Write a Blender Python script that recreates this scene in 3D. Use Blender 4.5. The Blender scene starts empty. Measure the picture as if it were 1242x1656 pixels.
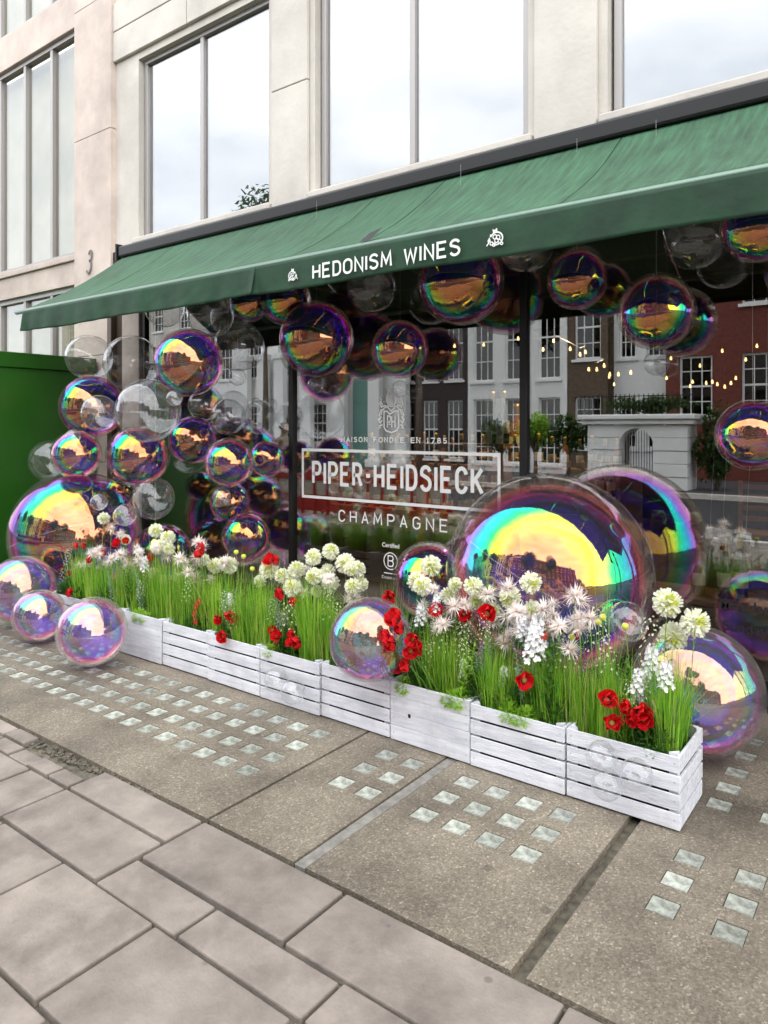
import bpy, bmesh, math, random
from mathutils import Vector, Matrix, noise as mnoise
sc = bpy.context.scene
COL = sc.collection
R = math.radians
# ------------------------------------------------------------------ camera
F, CX, HY, H = 1168.0, 621.0, 690.0, 1.6
TH = math.atan(879/1168.0); SN, CS = math.sin(TH), math.cos(TH)
cd = bpy.data.cameras.new('camera'); cam = bpy.data.objects.new('camera', cd); COL.objects.link(cam)
cam.location = (0, 0, H); cam.rotation_euler = (R(90), 0, TH)
cd.sensor_fit = 'VERTICAL'; cd.sensor_height = 36; cd.lens = 36*F/1656.0
cd.shift_y = -(828-HY)/1656.0; cd.clip_start = .05; cd.clip_end = 900
sc.camera = cam
# ------------------------------------------------------------------ world and sun
w = bpy.data.worlds.new('World'); sc.world = w; w.use_nodes = True
nt = w.node_tree; N = nt.nodes; L = nt.links; N.clear()
out = N.new('ShaderNodeOutputWorld'); bg = N.new('ShaderNodeBackground'); sky = N.new('ShaderNodeTexSky')
sky.sky_type = 'NISHITA'; sky.sun_disc = False; sky.sun_elevation = R(46); sky.sun_rotation = R(125); sky.dust_density = 3; sky.air_density = 1.2
tc = N.new('ShaderNodeTexCoord'); nz = N.new('ShaderNodeTexNoise'); nz.inputs['Scale'].default_value = 3.2; nz.inputs['Detail'].default_value = 6
mp = N.new('ShaderNodeMapping'); mp.inputs['Scale'].default_value = (1, 1, 2.5)
rp = N.new('ShaderNodeValToRGB'); rp.color_ramp.elements[0].position = .3; rp.color_ramp.elements[0].color = (9, 9.6, 10.5, 1)
rp.color_ramp.elements[1].position = .7; rp.color_ramp.elements[1].color = (16, 16, 16, 1)
mx = N.new('ShaderNodeMix'); mx.data_type = 'RGBA'; mx.inputs[0].default_value = .88
L.new(tc.outputs['Generated'], mp.inputs[0]); L.new(mp.outputs[0], nz.inputs['Vector']); L.new(nz.outputs['Fac'], rp.inputs[0])
L.new(sky.outputs[0], mx.inputs[6]); L.new(rp.outputs[0], mx.inputs[7]); L.new(mx.outputs[2], bg.inputs[0]); bg.inputs[1].default_value = .14
L.new(bg.outputs[0], out.inputs[0])
sd = bpy.data.lights.new('sun', 'SUN'); sd.energy = .8; sd.angle = R(100); sd.color = (1, .96, .9)
sun = bpy.data.objects.new('sun', sd); COL.objects.link(sun)
sun.rotation_euler = Vector((.6, -.42, .75)).normalized().to_track_quat('Z', 'Y').to_euler()
vs = sc.view_settings; vs.view_transform = 'Standard'; vs.look = 'None'; vs.gamma = 1; vs.exposure = .95; vs.use_curve_mapping = False
cy = sc.cycles
cy.max_bounces = 14; cy.diffuse_bounces = 3; cy.glossy_bounces = 7; cy.transmission_bounces = 4; cy.transparent_max_bounces = 40
cy.use_denoising = True; cy.caustics_reflective = False; cy.caustics_refractive = False; cy.sample_clamp_indirect = 6; cy.blur_glossy = .2

# ------------------------------------------------------------------ helpers
def tag(o, label=None, cat=None, group=None, kind=None):
    if label: o['label'] = label
    if cat: o['category'] = cat
    if group: o['group'] = group
    if kind: o['kind'] = kind
    return o
def empty(name, loc=(0, 0, 0), rz=0, parent=None):
    o = bpy.data.objects.new(name, None); COL.objects.link(o); o.location = loc; o.rotation_euler = (0, 0, rz); o.empty_display_size = .1
    if parent: o.parent = parent
    return o
def link(name, me, parent=None, loc=None, rot=None, scale=None):
    o = bpy.data.objects.new(name, me); COL.objects.link(o)
    if parent: o.parent = parent
    if loc is not None: o.location = loc
    if rot is not None: o.rotation_euler = rot
    if scale is not None: o.scale = scale if hasattr(scale, '__len__') else (scale,)*3
    return o
def copy_tree(o, parent=None):
    c = o.copy(); COL.objects.link(c)
    for k in ('group',):
        pass
    if parent: c.parent = parent
    for ch in list(o.children): copy_tree(ch, c)
    return c
class MB:
    def __init__(s): s.v = []; s.f = []; s.m = []
    def add(s, vs, fs, mi=0):
        b = len(s.v); s.v += [tuple(p) for p in vs]; s.f += [tuple(i+b for i in f) for f in fs]; s.m += [mi]*len(fs); return s
    def box(s, x0, x1, y0, y1, z0, z1, mi=0, mat=None):
        p = [(x0, y0, z0), (x1, y0, z0), (x1, y1, z0), (x0, y1, z0), (x0, y0, z1), (x1, y0, z1), (x1, y1, z1), (x0, y1, z1)]
        if mat: p = [mat @ Vector(q) for q in p]
        return s.add(p, [(3, 2, 1, 0), (4, 5, 6, 7), (0, 1, 5, 4), (1, 2, 6, 5), (2, 3, 7, 6), (3, 0, 4, 7)], mi)
    def tube(s, pts, rads, n=8, mi=0, cap=True):
        if not hasattr(rads, '__len__'): rads = [rads]*len(pts)
        pts = [Vector(p) for p in pts]; rings = []
        up = Vector((0, 0, 1)) if abs((pts[-1]-pts[0]).normalized().z) < .9 else Vector((1, 0, 0))
        for i, p in enumerate(pts):
            d = (pts[min(i+1, len(pts)-1)]-pts[max(i-1, 0)]).normalized()
            a = d.cross(up)
            if a.length < 1e-5: a = Vector((1, 0, 0))
            a.normalize(); b = d.cross(a)
            rings.append([p+(a*math.cos(2*math.pi*k/n)+b*math.sin(2*math.pi*k/n))*rads[i] for k in range(n)])
        fs = []
        for i in range(len(pts)-1):
            for k in range(n): fs.append((i*n+k, (i+1)*n+k, (i+1)*n+(k+1) % n, i*n+(k+1) % n))
        if cap: fs.append(tuple(range(n))); fs.append(tuple((len(pts)-1)*n+k for k in reversed(range(n))))
        return s.add([q for r in rings for q in r], fs, mi)
    def lathe(s, prof, c=(0, 0, 0), n=16, mi=0):
        vs = [(c[0]+r*math.cos(2*math.pi*k/n), c[1]+r*math.sin(2*math.pi*k/n), c[2]+z) for r, z in prof for k in range(n)]
        fs = [(i*n+k, i*n+(k+1) % n, (i+1)*n+(k+1) % n, (i+1)*n+k) for i in range(len(prof)-1) for k in range(n)]
        return s.add(vs, fs, mi)
    def mesh(s, name, mats, smooth=False):
        me = bpy.data.meshes.new(name); me.from_pydata(s.v, [], s.f)
        for m in (mats if isinstance(mats, (list, tuple)) else [mats]): me.materials.append(m)
        me.polygons.foreach_set('material_index', s.m)
        if smooth: me.polygons.foreach_set('use_smooth', [True]*len(s.f))
        me.update(); return me
    def build(s, name, mats, parent=None, smooth=False, bevel=0):
        o = link(name, s.mesh(name, mats, smooth), parent)
        if bevel:
            b = o.modifiers.new('bevel', 'BEVEL'); b.width = bevel; b.segments = 2; b.limit_method = 'ANGLE'
        return o
def P(px, py, Y):            # point of the plane y=Y seen at this place of the photograph
    u = (px-CX)/F; z = Y/(CS+SN*u); return Vector(((-SN+CS*u)*z, Y, H-(py-HY)*z/F))
def depth(px, Y): return Y/(CS+SN*(px-CX)/F)
# ------------------------------------------------------------------ materials
def ramp(nd, stops):
    cr = nd.color_ramp
    while len(cr.elements) > 1: cr.elements.remove(cr.elements[-1])
    cr.elements[0].position = stops[0][0]; cr.elements[0].color = (*stops[0][1], 1)
    for p, c in stops[1:]:
        e = cr.elements.new(p); e.color = (*c, 1)
def mat(name, col, rough=.6, metal=0, var=0, vscale=8, bump=0, bscale=40, col2=None, stretch=(1, 1, 1), spec=.5, coords='Object', emit=None, es=0, transl=0, rnd=0):
    m = bpy.data.materials.new(name); m.use_nodes = True; nt = m.node_tree; b = nt.nodes['Principled BSDF']; L = nt.links; Nn = nt.nodes
    b.inputs['Base Color'].default_value = (*col, 1); b.inputs['Roughness'].default_value = rough; b.inputs['Metallic'].default_value = metal
    b.inputs['Specular IOR Level'].default_value = spec
    tcn = Nn.new('ShaderNodeTexCoord'); mpn = Nn.new('ShaderNodeMapping'); mpn.inputs['Scale'].default_value = stretch; L.new(tcn.outputs[coords], mpn.inputs[0])
    cur = None
    if var or col2:
        n1 = Nn.new('ShaderNodeTexNoise'); n1.inputs['Scale'].default_value = vscale; n1.inputs['Detail'].default_value = 8; n1.inputs['Roughness'].default_value = .6
        L.new(mpn.outputs[0], n1.inputs['Vector']); r1 = Nn.new('ShaderNodeValToRGB'); r1.color_ramp.elements[0].position = .35; r1.color_ramp.elements[1].position = .68
        c2 = col2 or tuple(min(1, c*(1+var)) for c in col); c1 = col if col2 else tuple(c*(1-var) for c in col)
        r1.color_ramp.elements[0].color = (*c1, 1); r1.color_ramp.elements[1].color = (*c2, 1)
        L.new(n1.outputs['Fac'], r1.inputs[0]); cur = r1.outputs[0]; L.new(cur, b.inputs['Base Color'])
    if rnd:
        oi = Nn.new('ShaderNodeObjectInfo'); hs = Nn.new('ShaderNodeHueSaturation'); mr = Nn.new('ShaderNodeMapRange')
        mr.inputs['To Min'].default_value = 1-rnd; mr.inputs['To Max'].default_value = 1+rnd
        L.new(oi.outputs['Random'], mr.inputs[0]); L.new(mr.outputs[0], hs.inputs['Value'])
        if cur: L.new(cur, hs.inputs['Color'])
        else: hs.inputs['Color'].default_value = (*col, 1)
        L.new(hs.outputs[0], b.inputs['Base Color'])
    if bump:
        n2 = Nn.new('ShaderNodeTexNoise'); n2.inputs['Scale'].default_value = bscale; n2.inputs['Detail'].default_value = 6; L.new(mpn.outputs[0], n2.inputs['Vector'])
        bp = Nn.new('ShaderNodeBump'); bp.inputs['Strength'].default_value = bump; bp.inputs['Distance'].default_value = .01
        L.new(n2.outputs['Fac'], bp.inputs['Height']); L.new(bp.outputs[0], b.inputs['Normal'])
    if emit: b.inputs['Emission Color'].default_value = (*emit, 1); b.inputs['Emission Strength'].default_value = es
    if transl:
        tr = Nn.new('ShaderNodeBsdfTranslucent'); ms = Nn.new('ShaderNodeMixShader'); ms.inputs[0].default_value = transl
        tr.inputs[0].default_value = (*col, 1)
        if cur: L.new(cur, tr.inputs[0])
        L.new(b.outputs[0], ms.inputs[1]); L.new(tr.outputs[0], ms.inputs[2]); L.new(ms.outputs[0], Nn['Material Output'].inputs[0])
    return m
def film(name, irid=True, k=1.0, skypale=0):
    m = bpy.data.materials.new(name); m.use_nodes = True; nt = m.node_tree; Nn = nt.nodes; L = nt.links; Nn.clear()
    o = Nn.new('ShaderNodeOutputMaterial'); tc = Nn.new('ShaderNodeTexCoord'); oi = Nn.new('ShaderNodeObjectInfo'); geo = Nn.new('ShaderNodeNewGeometry')
    def math_(op, a, b=None, c=None, clamp=False):
        n = Nn.new('ShaderNodeMath'); n.operation = op; n.use_clamp = clamp
        for i, x in enumerate((a, b, c)):
            if x is None: continue
            if isinstance(x, (int, float)): n.inputs[i].default_value = x
            else: L.new(x, n.inputs[i])
        return n.outputs[0]
    # soft waves and crimped wrinkles of the inflated sheet
    vadd = Nn.new('ShaderNodeVectorMath'); vadd.operation = 'ADD'; L.new(tc.outputs['Object'], vadd.inputs[0])
    cmb = Nn.new('ShaderNodeCombineXYZ'); L.new(math_('MULTIPLY', oi.outputs['Random'], 37.0), cmb.inputs[0]); L.new(cmb.outputs[0], vadd.inputs[1])
    n1 = Nn.new('ShaderNodeTexNoise'); n1.inputs['Scale'].default_value = 1.6; n1.inputs['Detail'].default_value = 2; L.new(vadd.outputs[0], n1.inputs['Vector'])
    n2 = Nn.new('ShaderNodeTexNoise'); n2.inputs['Scale'].default_value = 7; n2.inputs['Detail'].default_value = 3; L.new(vadd.outputs[0], n2.inputs['Vector'])
    hgt = math_('ADD', n1.outputs['Fac'], math_('MULTIPLY', n2.outputs['Fac'], .10))
    bp = Nn.new('ShaderNodeBump'); bp.inputs['Strength'].default_value = .11; bp.inputs['Distance'].default_value = .05; L.new(hgt, bp.inputs['Height'])
    lw = Nn.new('ShaderNodeLayerWeight'); lw.inputs['Blend'].default_value = .5; face = lw.outputs['Facing']
    n3 = Nn.new('ShaderNodeTexNoise'); n3.inputs['Scale'].default_value = 1.3; n3.inputs['Detail'].default_value = 4; L.new(vadd.outputs[0], n3.inputs['Vector'])
    # dust and scuffs
    n4 = Nn.new('ShaderNodeTexNoise'); n4.inputs['Scale'].default_value = 26; n4.inputs['Detail'].default_value = 8; n4.inputs['Roughness'].default_value = .75; L.new(vadd.outputs[0], n4.inputs['Vector'])
    gl = Nn.new('ShaderNodeBsdfGlossy'); gl.inputs['Roughness'].default_value = .0; L.new(bp.outputs[0], gl.inputs['Normal'])
    tr = Nn.new('ShaderNodeBsdfTransparent'); mixs = Nn.new('ShaderNodeMixShader')
    face3 = math_('POWER', face, 3.0)
    if irid:
        t = math_('ADD', face, math_('MULTIPLY', math_('SUBTRACT', n3.outputs['Fac'], .5), .3))
        t = math_('ADD', t, math_('MULTIPLY', math_('SUBTRACT', oi.outputs['Random'], .5), .2), None, True)
        rf = Nn.new('ShaderNodeValToRGB'); L.new(t, rf.inputs[0])
        ramp(rf, [(0, (1, .38, .2)), (.11, (1, .42, .12)), (.18, (1, .64, .05)), (.25, (.85, 1, .05)), (.31, (.05, 1, .2)), (.39, (.01, .85, .75)), (.46, (.1, .4, .95)), (.53, (.55, .2, .95)), (.62, (.9, .45, .8)), (.72, (.95, .85, .8)), (1, (1, .98, .95))])
        rb = Nn.new('ShaderNodeValToRGB'); L.new(t, rb.inputs[0])
        ramp(rb, [(0, (.0, .75, .55)), (.05, (.0, .5, .85)), (.12, (.06, .2, 1)), (.22, (.3, .08, 1)), (.32, (.62, .08, 1)), (.42, (.9, .3, .85)), (.52, (.95, .62, .5)), (.64, (.92, .85, .75)), (1, (.9, .9, .9))])
        mc = Nn.new('ShaderNodeMix'); mc.data_type = 'RGBA'; L.new(geo.outputs['Backfacing'], mc.inputs[0]); L.new(rf.outputs[0], mc.inputs[6]); L.new(rb.outputs[0], mc.inputs[7])
        pw = Nn.new('ShaderNodeMix'); pw.data_type = 'RGBA'; pw.inputs[0].default_value = .17*skypale; pw.inputs[7].default_value = (.95, .93, 1, 1); L.new(mc.outputs[2], pw.inputs[6]); L.new(pw.outputs[2], gl.inputs['Color'])  # whiter copy: milky film plus open-sky brightness mixed into the reflection colour
        ft = Nn.new('ShaderNodeValToRGB'); L.new(t, ft.inputs[0])
        ramp(ft, [(0, (.72, .8, 1)), (.12, (.68, .55, 1)), (.27, (.92, .5, 1)), (.40, (1, .62, .88)), (.55, (1, .86, .9)), (.7, (.97, .96, .95)), (1, (.97, .97, .97))])
        L.new(ft.outputs[0], tr.inputs[0])
        mid = math_('SUBTRACT', 1.0, math_('SMOOTH_MIN', 1.0, math_('MULTIPLY', math_('SUBTRACT', face, .38, None, True), 3.0), .2), None, True)
        fac = math_("ADD", math_("ADD", .14, math_('MULTIPLY', mid, math_('ADD', .32*k, math_('MULTIPLY', geo.outputs['Backfacing'], .5)))), math_('MULTIPLY', math_('POWER', face, 5.0), .7), None, True)
    else:
        gl.inputs['Color'].default_value = (.97, .98, 1, 1); tr.inputs[0].default_value = (.965, .97, .975, 1)
        fac = math_('ADD', .085, math_('MULTIPLY', math_('POWER', face, 3.5), .8), None, True)
    L.new(fac, mixs.inputs[0]); L.new(tr.outputs[0], mixs.inputs[1]); L.new(gl.outputs[0], mixs.inputs[2])
    df = Nn.new('ShaderNodeBsdfDiffuse'); df.inputs[0].default_value = (.8, .8, .82, 1)
    dm = Nn.new('ShaderNodeMixShader')
    dfac = math_('ADD', (.055 if skypale else .018) if irid else .02, math_('MULTIPLY', math_('SUBTRACT', n4.outputs['Fac'], .6, None, True), .55))
    L.new(dfac, dm.inputs[0]); L.new(mixs.outputs[0], dm.inputs[1]); L.new(df.outputs[0], dm.inputs[2]); L.new(dm.outputs[0], o.inputs[0])
    return m
def glass(name, refl, tint, rough=0):
    m = bpy.data.materials.new(name); m.use_nodes = True; nt = m.node_tree; Nn = nt.nodes; L = nt.links; Nn.clear()
    o = Nn.new('ShaderNodeOutputMaterial'); lw = Nn.new('ShaderNodeLayerWeight'); lw.inputs['Blend'].default_value = .5
    p = Nn.new('ShaderNodeMath'); p.operation = 'POWER'; L.new(lw.outputs['Facing'], p.inputs[0]); p.inputs[1].default_value = 4
    a = Nn.new('ShaderNodeMath'); a.operation = 'MULTIPLY_ADD'; L.new(p.outputs[0], a.inputs[0]); a.inputs[1].default_value = .8; a.inputs[2].default_value = refl; a.use_clamp = True
    gl = Nn.new('ShaderNodeBsdfGlossy'); gl.inputs['Roughness'].default_value = rough; tr = Nn.new('ShaderNodeBsdfTransparent'); tr.inputs[0].default_value = (*tint, 1)
    ms = Nn.new('ShaderNodeMixShader'); L.new(a.outputs[0], ms.inputs[0]); L.new(tr.outputs[0], ms.inputs[1]); L.new(gl.outputs[0], ms.inputs[2]); L.new(ms.outputs[0], o.inputs[0])
    return m
M = {}
M['film'] = film('iridescent_film'); M['skypale'] = film('skypale_film', True, .8, 1); M['clear'] = film('clear_film', False)  # second film is the ground bubbles' copy, open-sky paleness put into its colour
M['glass'] = glass('shop_glass', .29, (.9, .91, .9)); M['winglass'] = glass('window_glass', .32, (.6, .63, .65))
M['farpane'] = glass('far_window_glass', .07, (.06, .06, .07))
M['clearwin'] = glass('blind_window_glass', .12, (.85, .86, .84))
M['lens'] = mat('lens_glass', (.30, .315, .275), .22, var=.5, vscale=22, bump=.5, bscale=60, spec=.7, rnd=.3)
M['stone'] = mat('limestone', (.62, .53, .475), .85, var=.13, vscale=2.2, bump=.2, bscale=60)
M['stone2'] = mat('portland_stone', (.62, .59, .54), .85, var=.1, vscale=1.5, bump=.2, bscale=30)
M['metal'] = mat('grey_window_metal', (.38, .36, .35), .45, metal=.5)
M['dark'] = mat('dark_metal', (.012, .012, .013), .4, metal=.2)
M['bronze'] = mat('bronze_pilaster', (.10, .075, .055), .45, metal=.4, var=.2, vscale=3)
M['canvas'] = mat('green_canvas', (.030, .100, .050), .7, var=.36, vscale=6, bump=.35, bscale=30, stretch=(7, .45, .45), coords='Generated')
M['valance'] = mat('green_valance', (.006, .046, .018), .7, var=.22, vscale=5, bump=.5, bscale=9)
M['bar'] = mat('awning_bar', (.16, .24, .19), .38, metal=.4)
M['white_print'] = mat('white_print', (.82, .85, .82), .6)
M['vinyl'] = mat('white_vinyl', (.96, .96, .96), .5)
M['darkprint'] = mat('dark_lettering', (.02, .02, .03), .5)
M['numeral'] = mat('grey_numeral', (.16, .15, .14), .4, metal=.6)
M['white_wood'] = mat('white_painted_wood', (.60, .62, .70), .62, var=.2, vscale=4, bump=.45, bscale=26, stretch=(1, 10, 10), col2=(.84, .85, .9), rnd=.06)
M['liner'] = mat('black_liner', (.012, .012, .01), .9)
M['soil'] = mat('planting_foam', (.02, .03, .012), .95, bump=.8, bscale=80)
M['greenbox'] = mat('green_gloss_paint', (.014, .088, .005), .35, var=.12, vscale=1.2)
M['asphalt'] = mat('road_asphalt', (.03, .03, .032), .9, var=.25, vscale=30, bump=.4, bscale=150)
M['paving'] = mat('york_paving', (.23, .20, .178), .85, var=.22, vscale=5, bump=.35, bscale=90, rnd=.14)
def stains(m, sc_=1.0, k=.85, dots=.8):
    nt = m.node_tree; Nn = nt.nodes; L = nt.links; b = Nn['Principled BSDF']; src = b.inputs['Base Color'].links[0].from_socket
    g = Nn.new('ShaderNodeNewGeometry'); v = Nn.new('ShaderNodeTexVoronoi'); v.inputs['Scale'].default_value = 4.2*sc_; L.new(g.outputs['Position'], v.inputs['Vector'])
    r = Nn.new('ShaderNodeValToRGB'); L.new(v.outputs['Distance'], r.inputs[0]); ramp(r, [(.055, (.55, .55, .56)), (.075, (1, 1, 1))])
    n = Nn.new('ShaderNodeTexNoise'); n.inputs['Scale'].default_value = 1.7*sc_; n.inputs['Detail'].default_value = 9; n.inputs['Roughness'].default_value = .68; L.new(g.outputs['Position'], n.inputs['Vector'])
    r2 = Nn.new('ShaderNodeValToRGB'); L.new(n.outputs['Fac'], r2.inputs[0]); ramp(r2, [(.36, (.58, .55, .52)), (.5, (.95, .93, .9)), (.66, (1.12, 1.1, 1.05))])
    a = Nn.new('ShaderNodeMix'); a.data_type = 'RGBA'; a.blend_type = 'MULTIPLY'; a.inputs[0].default_value = dots; L.new(src, a.inputs[6]); L.new(r.outputs[0], a.inputs[7])
    c = Nn.new('ShaderNodeMix'); c.data_type = 'RGBA'; c.blend_type = 'MULTIPLY'; c.inputs[0].default_value = k; L.new(a.outputs[2], c.inputs[6]); L.new(r2.outputs[0], c.inputs[7]); L.new(c.outputs[2], b.inputs['Base Color'])
stains(M['paving']); stains(M['white_wood'], 3, .35, .1); stains(M['canvas'], .9, .6, .1); stains(M['valance'], 1.2, .5, 0)
M['mortar'] = mat('dark_joint', (.06, .055, .045), .95, bump=.6, bscale=60, col2=(.16, .14, .10), vscale=25)
M['red'] = mat('red_paint', (.42, .008, .008), .5)
M['brick'] = mat('red_brick', (.16, .038, .025), .85, var=.3, vscale=12, bump=.3, bscale=40)
M['brown'] = mat('brown_brick', (.12, .085, .055), .85, var=.35, vscale=10, bump=.3, bscale=40)
M['stucco'] = mat('white_stucco', (.84, .84, .82), .8, var=.06, vscale=1)
M['slate'] = mat('slate', (.07, .07, .08), .7, var=.2, vscale=5)
M['oak'] = mat('oak', (.28, .13, .05), .5, var=.25, vscale=4, stretch=(1, 8, 8))
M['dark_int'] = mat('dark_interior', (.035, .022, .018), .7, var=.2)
M['int_beam'] = mat('interior_beam', (.09, .075, .05), .7)
M['leafy'] = mat('leaf_green', (.055, .12, .02), .6, transl=.3, rnd=.25)
M['leaf_lime'] = mat('leaf_lime', (.32, .56, .05), .55, transl=.35, rnd=.2)
M['leaf_grey'] = mat('leaf_greygreen', (.34, .46, .36), .7, transl=.2, rnd=.15)
M['leaf_deep'] = mat('leaf_deep', (.07, .20, .03), .6, transl=.25, rnd=.25)
M['heather'] = mat('dry_heather', (.42, .42, .22), .8, transl=.2, var=.3, vscale=30)
M['grass'] = mat('grass_blade', (.20, .47, .02), .5, col2=(.50, .70, .09), vscale=7, transl=.35, rnd=.18)
M['grass2'] = mat('grass_blade_deep', (.13, .42, .03), .5, transl=.45, rnd=.2); M['grass3'] = mat('grass_blade_straw', (.5, .55, .16), .6, transl=.3)
M['stem'] = mat('flower_stem', (.13, .28, .03), .6)
M['petal_w'] = mat('petal_white', (.94, .95, .80), .7, transl=.3)
M['petal_ww'] = mat('petal_pure_white', (.88, .88, .92), .7, transl=.3)
M['petal_y'] = mat('petal_yellow_green', (.68, .72, .10), .7, transl=.2)
M['petal_p'] = mat('petal_blush', (.96, .86, .80), .7, transl=.3)
M['petal_r'] = mat('petal_red', (.62, .006, .012), .5, transl=.25, var=.25, vscale=40)
M['fl_core'] = mat('flower_core', (.30, .24, .05), .8)
M['fl_dark'] = mat('flower_dark', (.03, .01, .02), .8)
M['purple'] = mat('petal_purple', (.3, .03, .35), .6, transl=.2)
M['bottle'] = mat('bottle_glass_dark', (.01, .03, .012), .12, spec=.8)
M['bottle_a'] = mat('bottle_amber', (.25, .09, .02), .12, spec=.8)
M['label'] = mat('bottle_label', (.62, .55, .36), .6)
M['label_w'] = mat('white_label', (.8, .8, .8), .6)
M['blue'] = mat('blue_print', (.05, .07, .35), .5)
M['gold'] = mat('gold_foil', (.5, .32, .08), .35, metal=.8)
M['bulb'] = mat('warm_bulb', (1, .8, .5), .4, emit=(1, .6, .22), es=3)
M['blind'] = mat('cream_blind', (.72, .64, .42), .85, var=.12, vscale=3)
M['bark'] = mat('bark', (.12, .09, .065), .9, var=.3, bump=.6, bscale=20)
M['cloth'] = mat('dark_cloth', (.02, .022, .03), .8); M['skin'] = mat('skin', (.45, .28, .2), .6); M['cloth2'] = mat('tan_coat', (.25, .2, .15), .8)
# terrazzo of the vault slab
def terrazzo():
    m = bpy.data.materials.new('vault_concrete'); m.use_nodes = True; nt = m.node_tree; b = nt.nodes['Principled BSDF']; Nn = nt.nodes; L = nt.links
    tc = Nn.new('ShaderNodeTexCoord'); v = Nn.new('ShaderNodeTexVoronoi'); v.inputs['Scale'].default_value = 150; L.new(tc.outputs['Object'], v.inputs['Vector'])
    r = Nn.new('ShaderNodeValToRGB'); L.new(v.outputs['Color'], r.inputs[0])
    ramp(r, [(0, (.11, .094, .078)), (.45, (.17, .15, .125)), (.75, (.215, .19, .16)), (.93, (.33, .30, .26)), (1, (.5, .47, .42))])
    n = Nn.new('ShaderNodeTexNoise'); n.inputs['Scale'].default_value = 2.2; n.inputs['Detail'].default_value = 7; L.new(tc.outputs['Object'], n.inputs['Vector'])
    r2 = Nn.new('ShaderNodeValToRGB'); L.new(n.outputs['Fac'], r2.inputs[0]); ramp(r2, [(.3, (.62, .6, .56)), (.6, (1.12, 1.1, 1.02))])
    mx = Nn.new('ShaderNodeMix'); mx.data_type = 'RGBA'; mx.blend_type = 'MULTIPLY'; mx.inputs[0].default_value = 1; L.new(r.outputs[0], mx.inputs[6]); L.new(r2.outputs[0], mx.inputs[7])
    L.new(mx.outputs[2], b.inputs['Base Color']); b.inputs['Roughness'].default_value = .7
    bp = Nn.new('ShaderNodeBump'); bp.inputs['Strength'].default_value = .35; bp.inputs['Distance'].default_value = .004; L.new(v.outputs['Distance'], bp.inputs['Height']); L.new(bp.outputs[0], b.inputs['Normal'])
    return m
M['vault'] = terrazzo(); stains(M['vault'], .8); stains(M['stone'], .35, .45, 0); stains(M['stone2'], .35, .4, 0)

# ------------------------------------------------------------------ stroke lettering
def arc(cx, cy, rx, ry, a0, a1, n=10): return [(cx+rx*math.cos(R(a0+(a1-a0)*i/n)), cy+ry*math.sin(R(a0+(a1-a0)*i/n))) for i in range(n+1)]
G = {
 'A': [[(0, 0), (.5, 1), (1, 0)], [(.18, .33), (.82, .33)]],
 'B': [[(0, 0), (0, 1), (.6, 1)]+arc(.6, .76, .36, .24, 90, -90)+[(0, .52)], [(.6, .52)]+arc(.6, .26, .4, .26, 90, -90)+[(0, 0)]],
 'C': [arc(.5, .7, .5, .3, 10, 180)+arc(.5, .3, .5, .3, 180, 350)],
 'D': [[(0, 0), (0, 1), (.45, 1)]+arc(.45, .65, .55, .35, 90, 0)+arc(.45, .35, .55, .35, 0, -90)+[(0, 0)]],
 'E': [[(1, 1), (0, 1), (0, 0), (1, 0)], [(0, .52), (.85, .52)]],
 'F': [[(1, 1), (0, 1), (0, 0)], [(0, .52), (.85, .52)]],
 'G': [arc(.5, .7, .5, .3, 20, 180)+arc(.5, .3, .5, .3, 180, 360)+[(1, .47), (.55, .47)]],
 'H': [[(0, 0), (0, 1)], [(1, 0), (1, 1)], [(0, .5), (1, .5)]],
 'I': [[(0, 0), (0, 1)]],
 'K': [[(0, 0), (0, 1)], [(1, 1), (0, .38)], [(.3, .58), (1, 0)]],
 'L': [[(0, 1), (0, 0), (1, 0)]],
 'M': [[(0, 0), (0.08, 1), (.5, .25), (.92, 1), (1, 0)]],
 'N': [[(0, 0), (0, 1), (1, 0), (1, 1)]],
 'O': [arc(.5, .7, .5, .3, 0, 180)+arc(.5, .3, .5, .3, 180, 360)+[(1, .7)]],
 'P': [[(0, 0), (0, 1), (.55, 1)]+arc(.55, .73, .45, .27, 90, -90)+[(0, .46)]],
 'R': [[(0, 0), (0, 1), (.55, 1)]+arc(.55, .74, .42, .26, 90, -90)+[(0, .48)], [(.6, .48), (1, 0)]],
 'S': [arc(.5, .75, .48, .25, 15, 200)+arc(.5, .27, .5, .27, 60, -165)],
 'W': [[(0, 1), (.22, 0), (.5, .85), (.78, 0), (1, 1)]],
 '-': [[(0, .48), (1, .48)]],
 '1': [[(0, .8), (.35, 1), (.35, 0)]],
 '3': [arc(.45, .76, .4, .24, 160, -80)+arc(.45, .27, .5, .27, 85, -150)],
 '5': [[(.9, 1), (.15, 1), (.1, .55)]+arc(.45, .3, .5, .3, 110, -150)],
 '7': [[(0, 1), (1, 1), (.35, 0)]],
 '8': [arc(.5, .76, .4, .24, -90, 270), arc(.5, .26, .5, .26, 90, 450)],
}
G['É'] = G['E']+[[(.4, 1.13), (.75, 1.3)]]
WID = {'I': .0, 'M': 1.25, 'W': 1.45, '-': .5, '1': .5, 'O': 1.1}
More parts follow.
